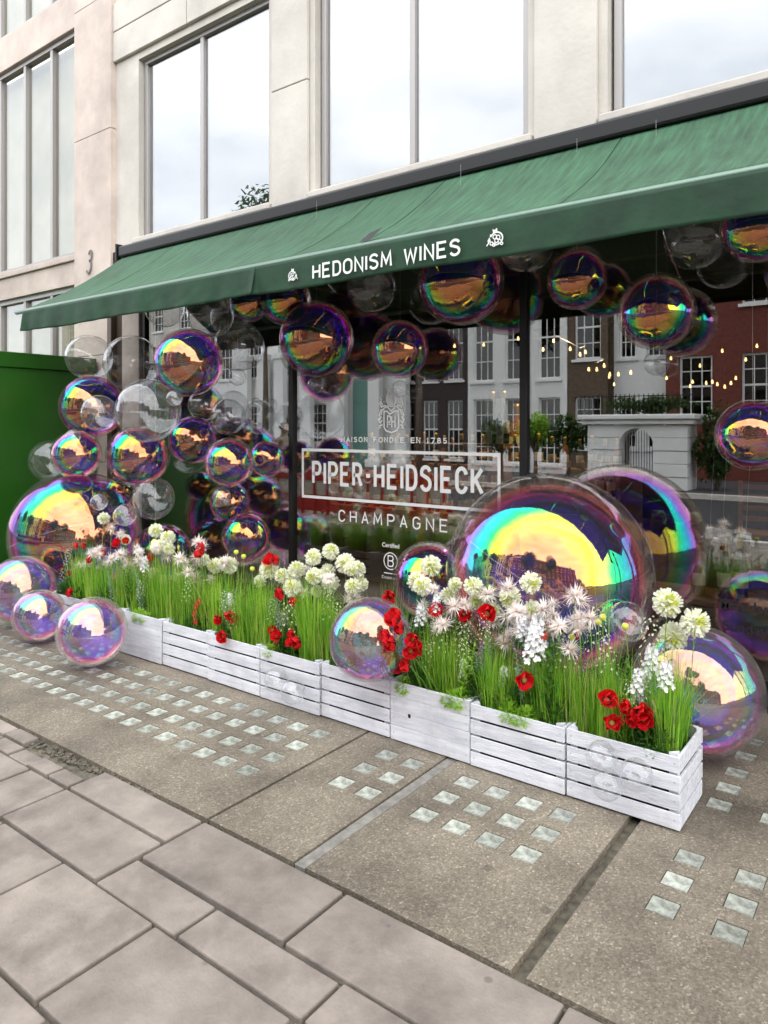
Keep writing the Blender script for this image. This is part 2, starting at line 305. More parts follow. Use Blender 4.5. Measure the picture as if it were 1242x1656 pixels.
class Ink:
    def __init__(s): s.mb = MB(); s.k = 0
    def stroke(s, pts, wd, closed=False):
        pts = [Vector((p[0], p[1])) for p in pts]
        q = [pts[0]]
        for p in pts[1:]:
            if (p-q[-1]).length > 1e-5: q.append(p)
        pts = q; n = len(pts)
        if n < 2: return
        if (pts[0]-pts[-1]).length < wd*.6 and n > 4: closed = True; pts = pts[:-1] if (pts[0]-pts[-1]).length < 1e-4 else pts; n = len(pts)
        Lf, Rt = [], []
        for i in range(n):
            a = pts[i]-pts[i-1] if (i > 0 or closed) else pts[1]-pts[0]
            b = pts[(i+1) % n]-pts[i] if (i < n-1 or closed) else pts[-1]-pts[-2]
            a.normalize(); b.normalize(); na = Vector((-a.y, a.x)); nb = Vector((-b.y, b.x)); m = na+nb
            if m.length < 1e-3: m = na
            m.normalize(); sc_ = min(1/max(m.dot(na), .38), 2.2)
            Lf.append(pts[i]+m*wd/2*sc_); Rt.append(pts[i]-m*wd/2*sc_)
        s.k += 1; dz = -.0002*(s.k % 6)
        vs = [(p.x, dz, p.y) for p in Lf]+[(p.x, dz, p.y) for p in Rt]
        fs = [(i, (i+1) % n, n+(i+1) % n, n+i) for i in range(n if closed else n-1)]
        s.mb.add(vs, fs)
    def poly(s, pts):
        s.k += 1; dz = -.0002*(s.k % 6); s.mb.add([(x, dz, z) for x, z in pts], [tuple(range(len(pts)))])
    def text(s, t, x, z, h, total, wd, lw=.5, gap=.3, slant=0, serif=0):
        ws = [(WID.get(c, 1) if c != ' ' else .7)*lw for c in t]; tot = sum(ws)+gap*(len(t)-1)
        k = total/tot; cx = x
        for c, w_ in zip(t, ws):
            if c != ' ':
                for pl in G[c]:
                    pp = [(cx+(px)*w_*k+wd*.5*0+slant*pz*h, z+wd/2+pz*(h-wd)) for px, pz in pl]
                    s.stroke(pp, wd)
                    if serif and len(pl) < 8:
                        for e in (pp[0], pp[-1]): s.stroke([(e[0]-serif, e[1]), (e[0]+serif, e[1])], wd*.6)
            cx += (w_+gap)*k
    def obj(s, name, m, parent, loc): o = s.mb.build(name, m, parent); o.location = loc; return o
def font_text(t, size, m, name, parent, loc, wide=1.0, bold=0, rz=0, align='CENTER'):
    c = bpy.data.curves.new(name, 'FONT'); c.body = t; c.size = size; c.align_x = align; c.offset = bold
    o = bpy.data.objects.new(name, c); COL.objects.link(o); dg = bpy.context.evaluated_depsgraph_get(); dg.update()
    me = bpy.data.meshes.new_from_object(o.evaluated_get(dg)); bpy.data.objects.remove(o); bpy.data.curves.remove(c)
    me.transform(Matrix.Rotation(R(90), 4, 'X') @ Matrix.Diagonal((wide, 1, 1, 1))); me.materials.clear(); me.materials.append(m)
    return link(name, me, parent, loc, (0, 0, rz))

# ------------------------------------------------------------------ ground
W = 4.6                                  # plane of the shop glass
GX0, GX1 = -60, 60
pav = MB().box(GX0, GX1, -1.9, 30, -.3, -.03).build('pavement', M['mortar']); tag(pav, kind='structure')
road = MB().box(GX0, GX1, -9, -2.05, -.4, -.12).build('road', M['asphalt']); tag(road, kind='structure')
far = MB().box(GX0, GX1, -40, -9.15, -.4, 0).build('far_pavement', M['slate']); tag(far, kind='structure')
kb = MB().box(GX0, GX1, -2.05, -1.9, -.4, 0).build('kerb', M['stone2'], bevel=.01); tag(kb, kind='structure')
kb2 = MB().box(GX0, GX1, -9.15, -9.0, -.4, .005).build('far_kerb', M['stone2'], bevel=.01); tag(kb2, kind='structure')
grd = MB().box(-400, 400, -400, 400, -.6, -.5).build('ground', M['asphalt']); tag(grd, kind='structure')
# vault light slabs with pits: grid of squares, each with a glass lens
rr = random.Random(4)
XS, YS, PXm, PYm, LS = -2.612, 2.304, .1537, .167, .0475
lens_me = MB()
lens_me.add([(-LS, -LS, 0), (LS, -LS, 0), (LS, LS, 0), (-LS, LS, 0), (-LS*.76, -LS*.76, -.003), (LS*.76, -LS*.76, -.003), (LS*.76, LS*.76, -.003), (-LS*.76, LS*.76, -.003)],
            [(0, 1, 5, 4), (1, 2, 6, 5), (2, 3, 7, 6), (3, 0, 4, 7), (4, 5, 6, 7)])
lens_m = lens_me.mesh('lens', M['lens'])
def vault_slab(x0, x1, y0, y1, xs, ys, name='vault_slab'):
    xc = sorted({x0, x1} | {x-LS for x in xs} | {x+LS for x in xs}); yc = sorted({y0, y1} | {y-LS for y in ys} | {y+LS for y in ys})
    mb = MB(); d = .012
    pits = {(round(x-LS, 4), round(y-LS, 4)) for x in xs for y in ys}
    for i in range(len(xc)-1):
        for j in range(len(yc)-1):
            a, b, c, e = xc[i], xc[i+1], yc[j], yc[j+1]
            if (round(a, 4), round(c, 4)) in pits:
                mb.add([(a, c, 0), (b, c, 0), (b, e, 0), (a, e, 0), (a, c, -d), (b, c, -d), (b, e, -d), (a, e, -d)], [(0, 4, 5, 1), (1, 5, 6, 2), (2, 6, 7, 3), (3, 7, 4, 0), (4, 7, 6, 5)])
            else: mb.add([(a, c, 0), (b, c, 0), (b, e, 0), (a, e, 0)], [(0, 1, 2, 3)])
    mb.add([(x0, y0, 0), (x1, y0, 0), (x1, y1, 0), (x0, y1, 0), (x0, y0, -.06), (x1, y0, -.06), (x1, y1, -.06), (x0, y1, -.06)], [(0, 4, 5, 1), (1, 5, 6, 2), (2, 6, 7, 3), (3, 7, 4, 0)])
    o = mb.build(name, M['vault'], pav)
    for x in xs:
        for y in ys:
            link('glass_lens', lens_m, o, (x, y, -.0012-.0015*rr.random()), (rr.uniform(-.012, .012), rr.uniform(-.012, .012), 0), (.94, .94, 1))
    return o
ysA = [2.304+.167*k for k in range(-0, 4)]
YV0, YV1 = 1.922, 4.5
vault_slab(-6.9, -2.352, YV0, YV1, [-2.534-.1537*k for k in range(0, 25)], ysA)
vault_slab(-2.335, -1.865, YV0, YV1, [-2.108, -1.955], [2.483, 2.652, 2.822])
vault_slab(-1.80, -.98, YV0, YV1, [-1.66, -1.507, -1.353, -1.2], [2.483, 2.652, 2.822])
vault_slab(-.93, 1.2, YV0, YV1, [-.705, -.5, -.3, -.1], [2.483, 2.652, 2.822, 3.30, 3.475, 3.65, 3.86, 4.06])
MB().box(-1.858, -1.807, YV0, YV1, -.05, -.004).build('metal_strip', mat('strip', (.2, .19, .17), .6, var=.3, vscale=20, bump=.4), pav, bevel=.003)
# paving pieces near the camera
def slab(x0, x1, y0, y1, m='paving', tilt=.004):
    g = .006+rr.random()*.004; z = -rr.random()*.006
    o = MB().box(x0+g, x1-g, y0+g, y1-g, -.06, z).build('paving_slab', M[m], pav, bevel=.006)
    o.rotation_euler = (rr.uniform(-tilt, tilt)*.4, rr.uniform(-tilt, tilt)*.3, 0); return o
for (y0, y1, xs) in [(1.815, 1.912, [-5.2, -4.7, -4.4, -4.1, -3.86, -3.65]), (1.717, 1.815, [-5.3, -4.9, -4.55, -4.3, -4.05, -3.82, -3.61, -3.424, -3.24, -3.06])]:
    for a, b in zip(xs, xs[1:]): slab(a, b, y0, y1)
MB().box(-3.65, -3.06, 1.815, 1.915, -.06, -.022).build('broken_mortar', M['mortar'], pav)
# rubble of the broken joint
rub = MB(); 
for i in range(260):
    x = rr.uniform(-3.64, -2.7); wv = max(.01, .085*(1-(x+3.64)/.95)); y = 1.915-rr.random()*wv
    s_ = rr.uniform(.003, .011); mt = Matrix.Translation((x, y, -.02+s_*.5)) @ Matrix.Rotation(rr.random()*6, 4, 'Z') @ Matrix.Rotation(rr.random()*2, 4, 'X')
    rub.box(-s_, s_, -s_*.7, s_*.7, -s_*.6, s_*.6, mat=mt)
tag(rub.build('rubble', M['mortar'], pav), kind='stuff')
slab(-3.06, -2.35, 1.717, 1.912); slab(-2.35, -1.6, 1.6, 1.912); slab(-1.6, -.8, 1.6, 1.912); slab(-.8, 0, 1.6, 1.912)
slab(-3.05, -2.35, 1.42, 1.717)
yy = 1.717
for row, (y0, y1) in enumerate([(1.42, 1.717), (1.02, 1.42), (.62, 1.02), (.2, .62), (-.3, .2), (-.9, -.3), (-1.4, -.9), (-1.9, -1.4)]):
    x = -9.5+.2*(row % 2)
    while x < 3:
        wd = rr.choice([.45, .55, .62, .4])
        x1 = x+wd
        if row == 0 and x < -3.05:
            x1 = min(x1, -3.05)
            if -3.05-x1 < .15: x1 = -3.05
        if row == 0 and x >= -3.06 and x < -2.35: x = -2.35; continue
        if row == 0 and x >= -2.36: slab(x, x1, y0, 1.6)
        else: slab(x, x1, y0, y1)
        x = x1
for i in range(60): pass

# ------------------------------------------------------------------ walls with openings
def wall(name, x0, x1, z0, z1, y, holes, m, parent=None, depth_=.12, sgn=1, kind=None):
    # facade in the plane y; sgn=+1: openings recede towards +y (face looks to -y)
    xc = sorted({x0, x1} | {h[0] for h in holes} | {h[1] for h in holes}); zc = sorted({z0, z1} | {h[2] for h in holes} | {h[3] for h in holes}); mb = MB()
    for i in range(len(xc)-1):
        for j in range(len(zc)-1):
            cx, cz = (xc[i]+xc[i+1])/2, (zc[j]+zc[j+1])/2
            if any(h[0] < cx < h[1] and h[2] < cz < h[3] for h in holes): continue
            mb.add([(xc[i], y, zc[j]), (xc[i+1], y, zc[j]), (xc[i+1], y, zc[j+1]), (xc[i], y, zc[j+1])], [(0, 1, 2, 3)])
    yb = y+depth_*sgn
    for h in holes:
        a, b, c, d = h; mb.add([(a, y, c), (b, y, c), (b, y, d), (a, y, d), (a, yb, c), (b, yb, c), (b, yb, d), (a, yb, d)], [(0, 4, 5, 1), (1, 5, 6, 2), (2, 6, 7, 3), (3, 7, 4, 0)])
    mb.box(x0, x1, min(yb+sgn*.3, yb+sgn*.32), max(yb+sgn*.3, yb+sgn*.32), z0, z1)
    mb.box(x0, x1, min(y+sgn*.001, yb+sgn*.3), max(y+sgn*.001, yb+sgn*.3), z1, z1+.05)
    return mb.build(name, m, parent)

# ------------------------------------------------------------------ the shop building
shop = empty('shop_building', (-3, W, 0)); tag(shop, 'pale stone shop building behind the green awning', 'building')
shop_inv = Vector((3, -W, 0))
def sh(mb, name, m, parent=None, bevel=0, smooth=False):       # child of the building, coordinates given in the world
    o = mb.build(name, m, parent or shop, bevel=bevel, smooth=smooth)
    if parent is None: o.location = shop_inv
    return o
# upper facade of stone panels and window bays
Z0 = 3.60
bays = [-6.78+2.56*k for k in range(0, 5)]
holes = []
for bx in bays:
    holes.append((bx, bx+2.0, Z0+.02, 5.55)); holes.append((bx, bx+2.0, 6.35, 8.2))
o = wall('upper_wall', -7.2, 6.2, 3.53, 9.6, W+.02, holes, M['stone2'], shop, .16); o.location = shop_inv
for (a, b, c, d) in holes:
    fr = empty('window', (0, 0, 0), parent=shop); fr.location = shop_inv
    mb = MB(); yb = W+.08
    for xx in (a+.02, a+.95, b-.07): mb.box(xx, xx+.05, yb, yb+.07, c+.05, d-.05)
    mb.box(a+.02, b-.02, yb-.005, yb+.075, c, c+.05); mb.box(a+.02, b-.02, yb-.005, yb+.075, d-.05, d); 
    mb.build('window_frame', M['metal'], fr, bevel=.004)
    MB().box(a+.06, b-.06, yb+.03, yb+.04, c+.04, d-.04).build('pane', M['winglass'], fr)
    MB().box(a-.04, b+.04, W-.04, W+.10, c-.055, c-.002).build('sill', M['stone2'], fr, bevel=.008)
    MB().box(a+.06, b-.06, yb+.16, yb+.17, c+.9, d).build('blind', M['blind'], fr)
MB()
# stone panels on piers and spandrels, proud of the backing
for zz0, zz1 in ((5.63, 5.95), (5.965, 6.27), (8.28, 8.9)):
    x = -7.2
    while x < 6:
        sh(MB().box(x+.004, x+1.272, W-.02, W+.015, zz0, zz1), 'stone_panel', M['stone2'], bevel=.005); x += 1.28
for bx in bays:
    for zz0, zz1 in ((3.56, 4.6), (4.61, 5.62), (6.28, 7.2), (7.21, 8.27)):
        sh(MB().box(bx+2.06, bx+2.50, W-.018, W+.015, zz0, zz1), 'stone_panel', M['stone2'], bevel=.005)
sh(MB().box(-7.2, 6.2, W-.02, W+.3, 3.30, 3.525), 'fascia', M['dark_int'])
sh(MB().box(-7.19, -7.11, W-.10, W+.12, 0, 3.3), 'bronze_strip', M['bronze'], bevel=.006)
sh(MB().box(-7.10, -6.98, W-.04, W+.12, 0, 3.3), 'dark_pilaster', M['bronze'], bevel=.006)
sh(MB().box(-6.97, -6.66, W-.06, W+.16, 0, 3.3), 'pilaster', M['stone'], bevel=.008)
# stone base under the window
sh(MB().box(-6.65, 6.2, W-.03, W+.2, 0, .1), 'plinth', M['dark'], bevel=.006)

# shop window
sw = empty('shop_window', (-3, W, .1)); tag(sw, 'large shop window with white champagne lettering under the awning', 'shop window')
SWL = Vector((3, -W, -.1))
def swp(o): o.parent = sw; o.location = Vector(o.location)+SWL; return o
mull = [-6.62, -4.46, -2.235, .0, 2.2, 4.4]
for a, b in zip(mull, mull[1:]):
    swp(MB().box(a+.02, b-.02, W-.006, W+.006, .16, 3.28).build('glass_pane', M['glass']))
for a in mull: swp(MB().box(a-.027, a+.027, W-.035, W+.09, .1, 3.3).build('mullion', M['dark'], bevel=.004))
swp(MB().box(-6.62, 4.4, W-.03, W+.08, .1, .158).build('bottom_rail', M['dark'])); swp(MB().box(-6.62, 4.4, W-.03, W+.08, 3.285, 3.32).build('top_rail', M['dark']))
YL = W-.0085
ink = Ink(); ink.text('PIPER-HEIDSIECK', -4.215, 1.103, .204, 1.645, .030, lw=.5, gap=.33)
swp(ink.obj('lettering', M['vinyl'], None, (0, YL, 0)))
b_ = MB(); x0, x1, z0, z1, t_ = -4.35, -2.42, .985, 1.412, .024
b_.box(x0, x1, YL-.001, YL, z0, z0+t_); b_.box(x0, x1, YL-.001, YL, z1-t_, z1); b_.box(x0, x0+t_, YL-.001, YL, z0+t_, z1-t_); b_.box(x1-t_, x1, YL-.001, YL, z0+t_, z1-t_)
swp(b_.build('lettering_border', M['vinyl']))
ink = Ink(); ink.text('CHAMPAGNE', -3.925, .808, .10, 1.06, .0125, lw=.5, gap=.5); swp(ink.obj('lettering', M['vinyl'], None, (0, YL, 0)))
ink = Ink(); ink.text('MAISON FONDÉE EN 1785', -3.9, 1.473, .044, 1.03, .0085, lw=.5, gap=.42, serif=.007); swp(ink.obj('lettering', M['vinyl'], None, (0, YL, 0)))
# crest: shield, crowned helm, mantling
ink = Ink(); cx = -3.383
def cp(px, py): return (cx+(px-425)*.000512, 1.6-(600+py/9.55-690)*.00489)
ink.stroke([cp(*p) for p in [(285, 620), (285, 870), (320, 920), (425, 950), (530, 920), (565, 870), (565, 620), (480, 625), (400, 665), (340, 620), (285, 620)]], .0115)
for pl, (ox, wx) in ((G['P'], (350, 62)), (G['H'], (435, 62))):
    for q in pl: ink.stroke([cp(ox+x*wx, 870-z*175) for x, z in q], .0115)
ink.stroke([cp(372, 822), cp(410, 822)], .0085)
for sg in (-1, 1):
    def q(dx, py): return cp(425+sg*dx, py)
    for pts in ([(150, 580), (120, 560), (60, 540)], [(70, 560), (130, 530), (190, 555), (225, 500), (190, 440), (215, 400)], [(140, 590), (200, 600), (235, 680), (205, 720), (250, 740), (215, 800), (170, 760)],
                [(165, 830), (215, 840), (235, 880), (190, 870)], [(190, 700), (240, 790)], [(165, 520), (205, 470)], [(175, 610), (200, 680)]):
        sm = []
        for i in range(len(pts)-1):
            for k in range(4):
                t = k/4; sm.append((pts[i][0]*(1-t)+pts[i+1][0]*t, pts[i][1]*(1-t)+pts[i+1][1]*t))
        sm.append(pts[-1])
        ink.stroke([q(*p) for p in sm], .0105)
ink.stroke([cp(425+90*math.cos(R(a)), 430-120*math.sin(R(a))) for a in range(0, 361, 20)], .0085)
for k in range(5): ink.stroke([cp(345+k*24, 380-k*8), cp(355+k*20, 440), cp(395+k*16, 520)], .0065)
ink.stroke([cp(350, 560), cp(425, 520), cp(500, 560), cp(425, 620), cp(350, 560)], .0095)
for k in range(5): ink.stroke([cp(370+k*28, 330), cp(362+k*32, 270)], .0085); ink.poly([cp(356+k*32+8*math.cos(R(a)), 258-10*math.sin(R(a))) for a in range(0, 360, 45)])
ink.stroke([cp(365, 330), cp(490, 330)], .0095)
swp(ink.obj('crest', M['vinyl'], None, (0, YL, 0)))
swp(font_text('Certified', .048, M['vinyl'], 'lettering', None, (-3.39, YL, .645), 1, .0006))
ink = Ink(); ink.stroke([(-3.39+.066*math.cos(R(a)), .537+.066*math.sin(R(a))) for a in range(0, 361, 12)], .0075)
for q_ in G['B']: ink.stroke([(-3.415+x*.052, .497+z*.082) for x, z in q_], .0095)
swp(MB().box(-3.455, -3.325, YL-.001, YL, .436, .443).build('lettering_line', M['vinyl']))
swp(ink.obj('lettering', M['vinyl'], None, (0, YL, 0)))
swp(font_text('Corporation', .034, M['vinyl'], 'lettering', None, (-3.39, YL, .395), 1, 0))
swp(font_text('Sunday', .085, M['darkprint'], 'lettering', None, (-.845, YL, .405), 1, .001)); swp(font_text('Monday', .085, M['darkprint'], 'lettering', None, (-.845, YL, .53), 1, .001))

# ------------------------------------------------------------------ shop interior
rm = empty('shop_interior', (-3, 8, 0)); tag(rm, 'dark wine shop room seen through the window glass', 'room', kind='structure')
RI = Vector((3, -8, 0))
def ri(o): o.parent = rm; o.location = Vector(o.location)+RI; return o
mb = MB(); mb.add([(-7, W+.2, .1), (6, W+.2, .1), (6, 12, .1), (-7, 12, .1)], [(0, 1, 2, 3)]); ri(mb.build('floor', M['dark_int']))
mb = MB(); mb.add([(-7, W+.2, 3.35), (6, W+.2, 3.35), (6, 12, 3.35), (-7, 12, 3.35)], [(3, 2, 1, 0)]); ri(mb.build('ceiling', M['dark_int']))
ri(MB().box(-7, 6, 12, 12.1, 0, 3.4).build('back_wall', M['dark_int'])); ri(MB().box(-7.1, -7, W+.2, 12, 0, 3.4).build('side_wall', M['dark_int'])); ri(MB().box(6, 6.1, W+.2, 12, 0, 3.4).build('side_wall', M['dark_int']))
for y in (5.3, 6.4, 7.6, 9): ri(MB().box(-6.9, 5.9, y, y+.14, 3.1, 3.34).build('ceiling_beam', M['int_beam'], bevel=.01))
for x in (-5, -2.6, -1, .4): ri(MB().box(x, x+.09, W+.3, 11.9, 3.0, 3.09).build('ceiling_rail', M['int_beam'], bevel=.01))
# tiered wine shelf
sh_ = empty('wine_shelf', (-3.4, 6.2, .1)); tag(sh_, 'oak tiered shelf unit of bottles behind the window lettering', 'shelf')
shelf_rows = []
for k, (yy, zz) in enumerate(((5.9, .78), (6.1, 1.0), (6.3, 1.22))):
    x0, x1 = -5.1, -2.0
    MB().box(x0+3.4, x1+3.4, yy-.1-6.2, yy+.1-6.2, zz-.03-.1, zz-.1).build('shelf_board', M['oak'], sh_, bevel=.004)
    MB().box(x0+3.4, x1+3.4, yy-.1-6.2, yy-.08-6.2, zz-.2-.1, zz-.032-.1).build('front_board', M['oak'], sh_, bevel=.004)
    shelf_rows.append((x0, x1, yy, zz))
for xx in (-5.1, -2.02): MB().box(xx+3.4, xx+.03+3.4, -.4, .2, 0, 1.1).build('side_panel', M['oak'], sh_)
def bottle(mat_, lab, label, s=1):
    e = empty('wine_bottle'); tag(e, label, 'bottle', 'wine bottles on the shelves in the shop')
    pr = [(0, 0), (.036, 0), (.038, .01), (.038, .17), (.03, .205), (.015, .235), (.0135, .29), (.016, .295), (.016, .305), (0, .305)]
    link('bottle_body', MB().lathe([(r*s, z*s) for r, z in pr], n=14).mesh('bottle_body', mat_, True), e)
    link('bottle_label', MB().lathe([(.0388*s, .06*s), (.0392*s, .062*s), (.0392*s, .135*s), (.0388*s, .137*s)], n=14).mesh('bottle_label', lab, True), e)
    link('foil', MB().lathe([(.0158*s, .25*s), (.0175*s, .29*s), (.0175*s, .31*s), (0, .311*s)], n=12).mesh('foil', M['gold'], True), e)
    return e
protos = [bottle(M['bottle'], M['label'], 'dark green wine bottle with cream label standing on oak shelf'), bottle(M['bottle_a'], M['label'], 'amber wine bottle with cream label standing on oak shelf'), bottle(M['bottle'], M['label_w'], 'dark green wine bottle with white label standing on oak shelf')]
ORDB = 'zeroth first second third fourth fifth sixth seventh eighth ninth tenth eleventh twelfth thirteenth fourteenth fifteenth sixteenth seventeenth eighteenth nineteenth twentieth twenty-first twenty-second twenty-third twenty-fourth twenty-fifth twenty-sixth twenty-seventh twenty-eighth twenty-ninth thirtieth thirty-first'.split()
used = [False]*3; r2 = random.Random(9)
for (x0, x1, yy, zz) in shelf_rows:
    x = x0+.08; cnt = 1
    while x < x1-.06:
        i = r2.choice([0, 0, 1, 2]); o = protos[i] if not used[i] else copy_tree(protos[i]); used[i] = True
        o['label'] = '%s, %s from left on the %s shelf' % (['dark green wine bottle with cream label', '', '']  [0] if i == 0 else 'amber wine bottle' if i == 1 else 'dark green wine bottle with white label', ORDB[cnt], {5.9: 'lowest', 6.1: 'middle', 6.3: 'top'}[yy]); cnt += 1
        o.location = (x, yy+r2.uniform(-.01, .02), zz); s_ = r2.uniform(.85, 1.05); o.scale = (s_, s_, s_); x += r2.uniform(.1, .15)
mg = bottle(M['bottle_a'], M['label'], 'large amber bottle with oval cream label beside the black mullion', 1.9); mg.location = (-3.25, 6.5, 1.24); del mg['group']
for i, (px, lb) in enumerate(((795, 'left one of two tall bottles with white and blue oval label'), (813, 'right one of two tall bottles with white and blue oval label'))):
    p = P(px, 720, 5.75); e = bottle(M['bottle'], M['label'], lb, 1.5); del e['group']; e.location = (p.x, 5.75, 1.45)
    ml = MB(); ml.box(-.035, .035, -.064, -.060, .0, .40); link('long_label', ml.mesh('long_label', M['label_w']), e)
    ov = MB(); ov.add([(.026*math.cos(R(a)), -.0665, .2+.07*math.sin(R(a))) for a in range(0, 360, 20)], [tuple(range(18))]); link('blue_oval', ov.mesh('blue_oval', M['blue']), e)
stand = MB().box(-3.9, -2.95, 5.64, 5.86, 1.405, 1.448).build('bottle_stand', M['oak']); tag(stand, 'short oak ledge carrying the two tall blue label bottles', 'ledge')
for xx in (-3.88, -2.99): MB().box(xx, xx+.02, 5.66, 5.84, .1, 1.404).build('stand_side', M['oak'], stand)
# string lights
def bulbs(name, pts, label, y):
    e = empty(name, (0, y, 2.5)); tag(e, label, 'string lights')
    cord = [Vector(p) for p in pts]; mbc = MB().tube([c+Vector((0, 0, .06)) for c in cord], .004, 5).build('cord', M['dark'], e); mbc.location = (0, -y, -2.5)
    me = MB().lathe([(0, -.015), (.009, -.011), (.0115, 0), (.007, .015), (.005, .023), (0, .024)], n=10).mesh('bulb', M['bulb'], True)
    for c in cord: link('bulb', me, e, c+Vector((0, -y, -2.5)))
r3 = random.Random(3)
bulbs('string_lights', [P(px, py, 6.2) for px, py in [(735, 560), (782, 558), (838, 548), (878, 566), (895, 552), (922, 565), (938, 574), (947, 570), (952, 598), (965, 598), (977, 592), (986, 606), (1000, 606), (1020, 603)]], 'string of warm bulbs hanging inside above the bottle shelf', 6.2)
bulbs('string_lights', [P(px, py, 7.4) for px, py in [(985, 610), (993, 622), (1078, 612), (1085, 580), (1116, 625), (1120, 618), (1132, 592), (1142, 620), (1152, 618), (1160, 622), (1168, 568), (1172, 626), (1182, 620), (1190, 612), (1206, 582), (1224, 560)]], 'string of warm bulbs inside at the right end of the window', 7.4)
for (x, y, z, e_) in ((-4.2, 6.0, 2.6, 20), (-2.6, 6.2, 2.6, 20), (-.6, 8.2, 2.3, 14), (-5.6, 7.4, 2.4, 4)):
    ld = bpy.data.lights.new('ceiling_spot', 'SPOT'); ld.energy = e_*3.2; ld.color = (1, .75, .45); ld.shadow_soft_size = .025; ld.spot_size = R(120); ld.spot_blend = .6
    lo = bpy.data.objects.new('ceiling_spot_light', ld); COL.objects.link(lo); lo.location = (x, y, z-.06)
    sp = empty('ceiling_spotlight', (x, y, z-.03)); tag(sp, 'black cylinder spotlight under the shop ceiling, %s' % {-4.2: 'left above the bottle shelf', -2.6: 'right above the bottle shelf', -.6: 'over the dining table', -5.6: 'nearest the left pilaster'}[x], 'spotlight')
    link('lamp_body', MB().lathe([(0, .2), (.04, .2), (.045, 0), (.038, 0), (.034, .15)], n=14).mesh('lamp_body', M['dark'], True), sp)
    link('rod', MB().tube([(0, 0, .19), (0, 0, .36)], .008, 6).mesh('rod', M['dark']), sp)
# table and chairs
t = empty('dining_table', (-.6, 8.4, .1)); tag(t, 'dark wooden dining table inside the shop at right', 'table')
MB().box(-1, 1, -.4, .4, .72, .76).build('table_top', M['dark_int'], t, bevel=.01)
for a in (-.9, .86):
    for b in (-.35, .31): MB().box(a, a+.05, b, b+.05, 0, .72).build('leg', M['dark_int'], t)
def chair(label, x, y, rz):
    c = empty('dining_chair', (x, y, .1), rz); tag(c, label, 'chair', 'chairs at the dining table')
    MB().box(-.22, .22, -.2, .22, .43, .47).build('seat', M['oak'], c, bevel=.01)
    for a in (-.21, .17):
        MB().box(a, a+.035, .17, .205, 0, .43).build('leg', M['oak'], c); MB().box(a, a+.035, -.235, -.2, 0, .98).build('leg', M['oak'], c)
    for z in (.6, .7, .8, .9): MB().box(-.172, .168, -.228, -.208, z, z+.045).build('back_slat', M['oak'], c, bevel=.004)
chair('pale slatted dining chair at the left end of the table', -1.25, 7.85, 0); chair('pale slatted dining chair at the right end of the table', -.45, 7.85, .15)
# display ledge with a bottle and notices at the right end of the window
lg = MB().box(-1.55, .9, W+.1, W+.5, .5, .54).build('display_ledge', M['oak'], bevel=.006); tag(lg, 'oak display ledge just inside the window at right', 'ledge')
for x in (-1.5, -.3, .85): MB().box(x, x+.03, W+.15, W+.45, .1, .499).build('bracket', M['oak'], lg)
for (px, lb, mm, ss) in ((1196, 'green bottle with yellow label on the ledge behind the window', M['bottle'], 1.25), (1172, 'dark green bottle second from right on the window ledge', M['bottle'], 1.15), (1130, 'amber bottle at the left end of the window ledge', M['bottle_a'], 1.0)):
    p = P(px, 900, 4.86); b = bottle(mm, M['petal_y'] if px == 1196 else M['label'], lb, ss); del b['group']; b.location = (p.x, 4.86, .54)
for (px, py, w_, h_, lb) in ((1168, 866, .11, .085, 'white printed notice card hanging behind the right pane'), (1148, 862, .05, .07, 'small white tag left of the notice card behind the pane'), (1206, 866, .06, .035, 'small cream price card right of the notice card')):
    p = P(px, py, 4.68); o = MB().box(-w_/2, w_/2, -.002, .002, -h_/2, h_/2).build('notice_card', M['label_w']); o.location = p; tag(o, lb, 'card')
    o.rotation_euler = (0, .05, 0); MB().tube([(0, 0, h_/2), (0, 0, .5)], .0008, 4).build('thread', M['label_w'], o)

# ------------------------------------------------------------------ left neighbour with the number three
nb = empty('neighbour_building', (-9, W, 0)); tag(nb, 'pale stone building with number on its pier, left of the awning', 'building')
NI = Vector((9, -W, 0))
def nbp(o): o.parent = nb; o.location = Vector(o.location)+NI; return o
for (z0, z1) in ((0, 1.2), (1.206, 2.4), (2.406, 4.9), (4.906, 6.4), (6.406, 8), (8.006, 9.6)): nbp(MB().box(-7.94, -7.2, W-.05, W+.3, z0, z1).build('pier_stone', M['stone'], bevel=.005))
nbp(MB().box(-16, -7.945, W+.0, W+.2, 3.27, 3.55).build('stone_band', M['stone'], bevel=.008)); nbp(MB().box(-16, -7.945, W-.03, W+.2, 3.552, 3.62).build('stone_band', M['stone'], bevel=.008))
nbp(MB().box(-16, -7.945, W+.0, W+.2, 6.3, 6.75).build('stone_band', M['stone'], bevel=.008)); nbp(MB().box(-16, -7.945, W+.0, W+.2, 9.2, 9.6).build('stone_band', M['stone']))
nbp(MB().box(-16, -7.945, W+.0, W+.2, 0, .5).build('stone_band', M['stone']))
for (z0, z1) in ((.5, 3.27), (3.62, 6.3), (6.75, 9.2)):
    wn = empty('window', (0, 0, 0)); nbp(wn)
    mb = MB(); k = 0; x = -8.0
    while x > -16: mb.box(x, x+.055, W+.05, W+.13, z0+.05, z1-.05); x -= .66
    mb.box(-16, -7.945, W+.045, W+.135, z0, z0+.055); mb.box(-16, -7.945, W+.045, W+.135, z1-.055, z1); mb.build('window_frame', M['metal'], wn)
    MB().box(-16, -7.95, W+.09, W+.10, z0+.03, z1-.03).build('pane', M['clearwin'], wn)
    MB().box(-16, -7.95, W+.22, W+.23, z0, z1).build('blind', M['blind'], wn)
ink = Ink(); ink.text('3', 0, 0, .27, .085, .02, lw=1, gap=.2, slant=.18)
o = ink.obj('house_number', M['numeral'], None, (-7.66, W-.06, 3.335)); so = o.modifiers.new('s', 'SOLIDIFY'); so.thickness = .008; nbp(o)
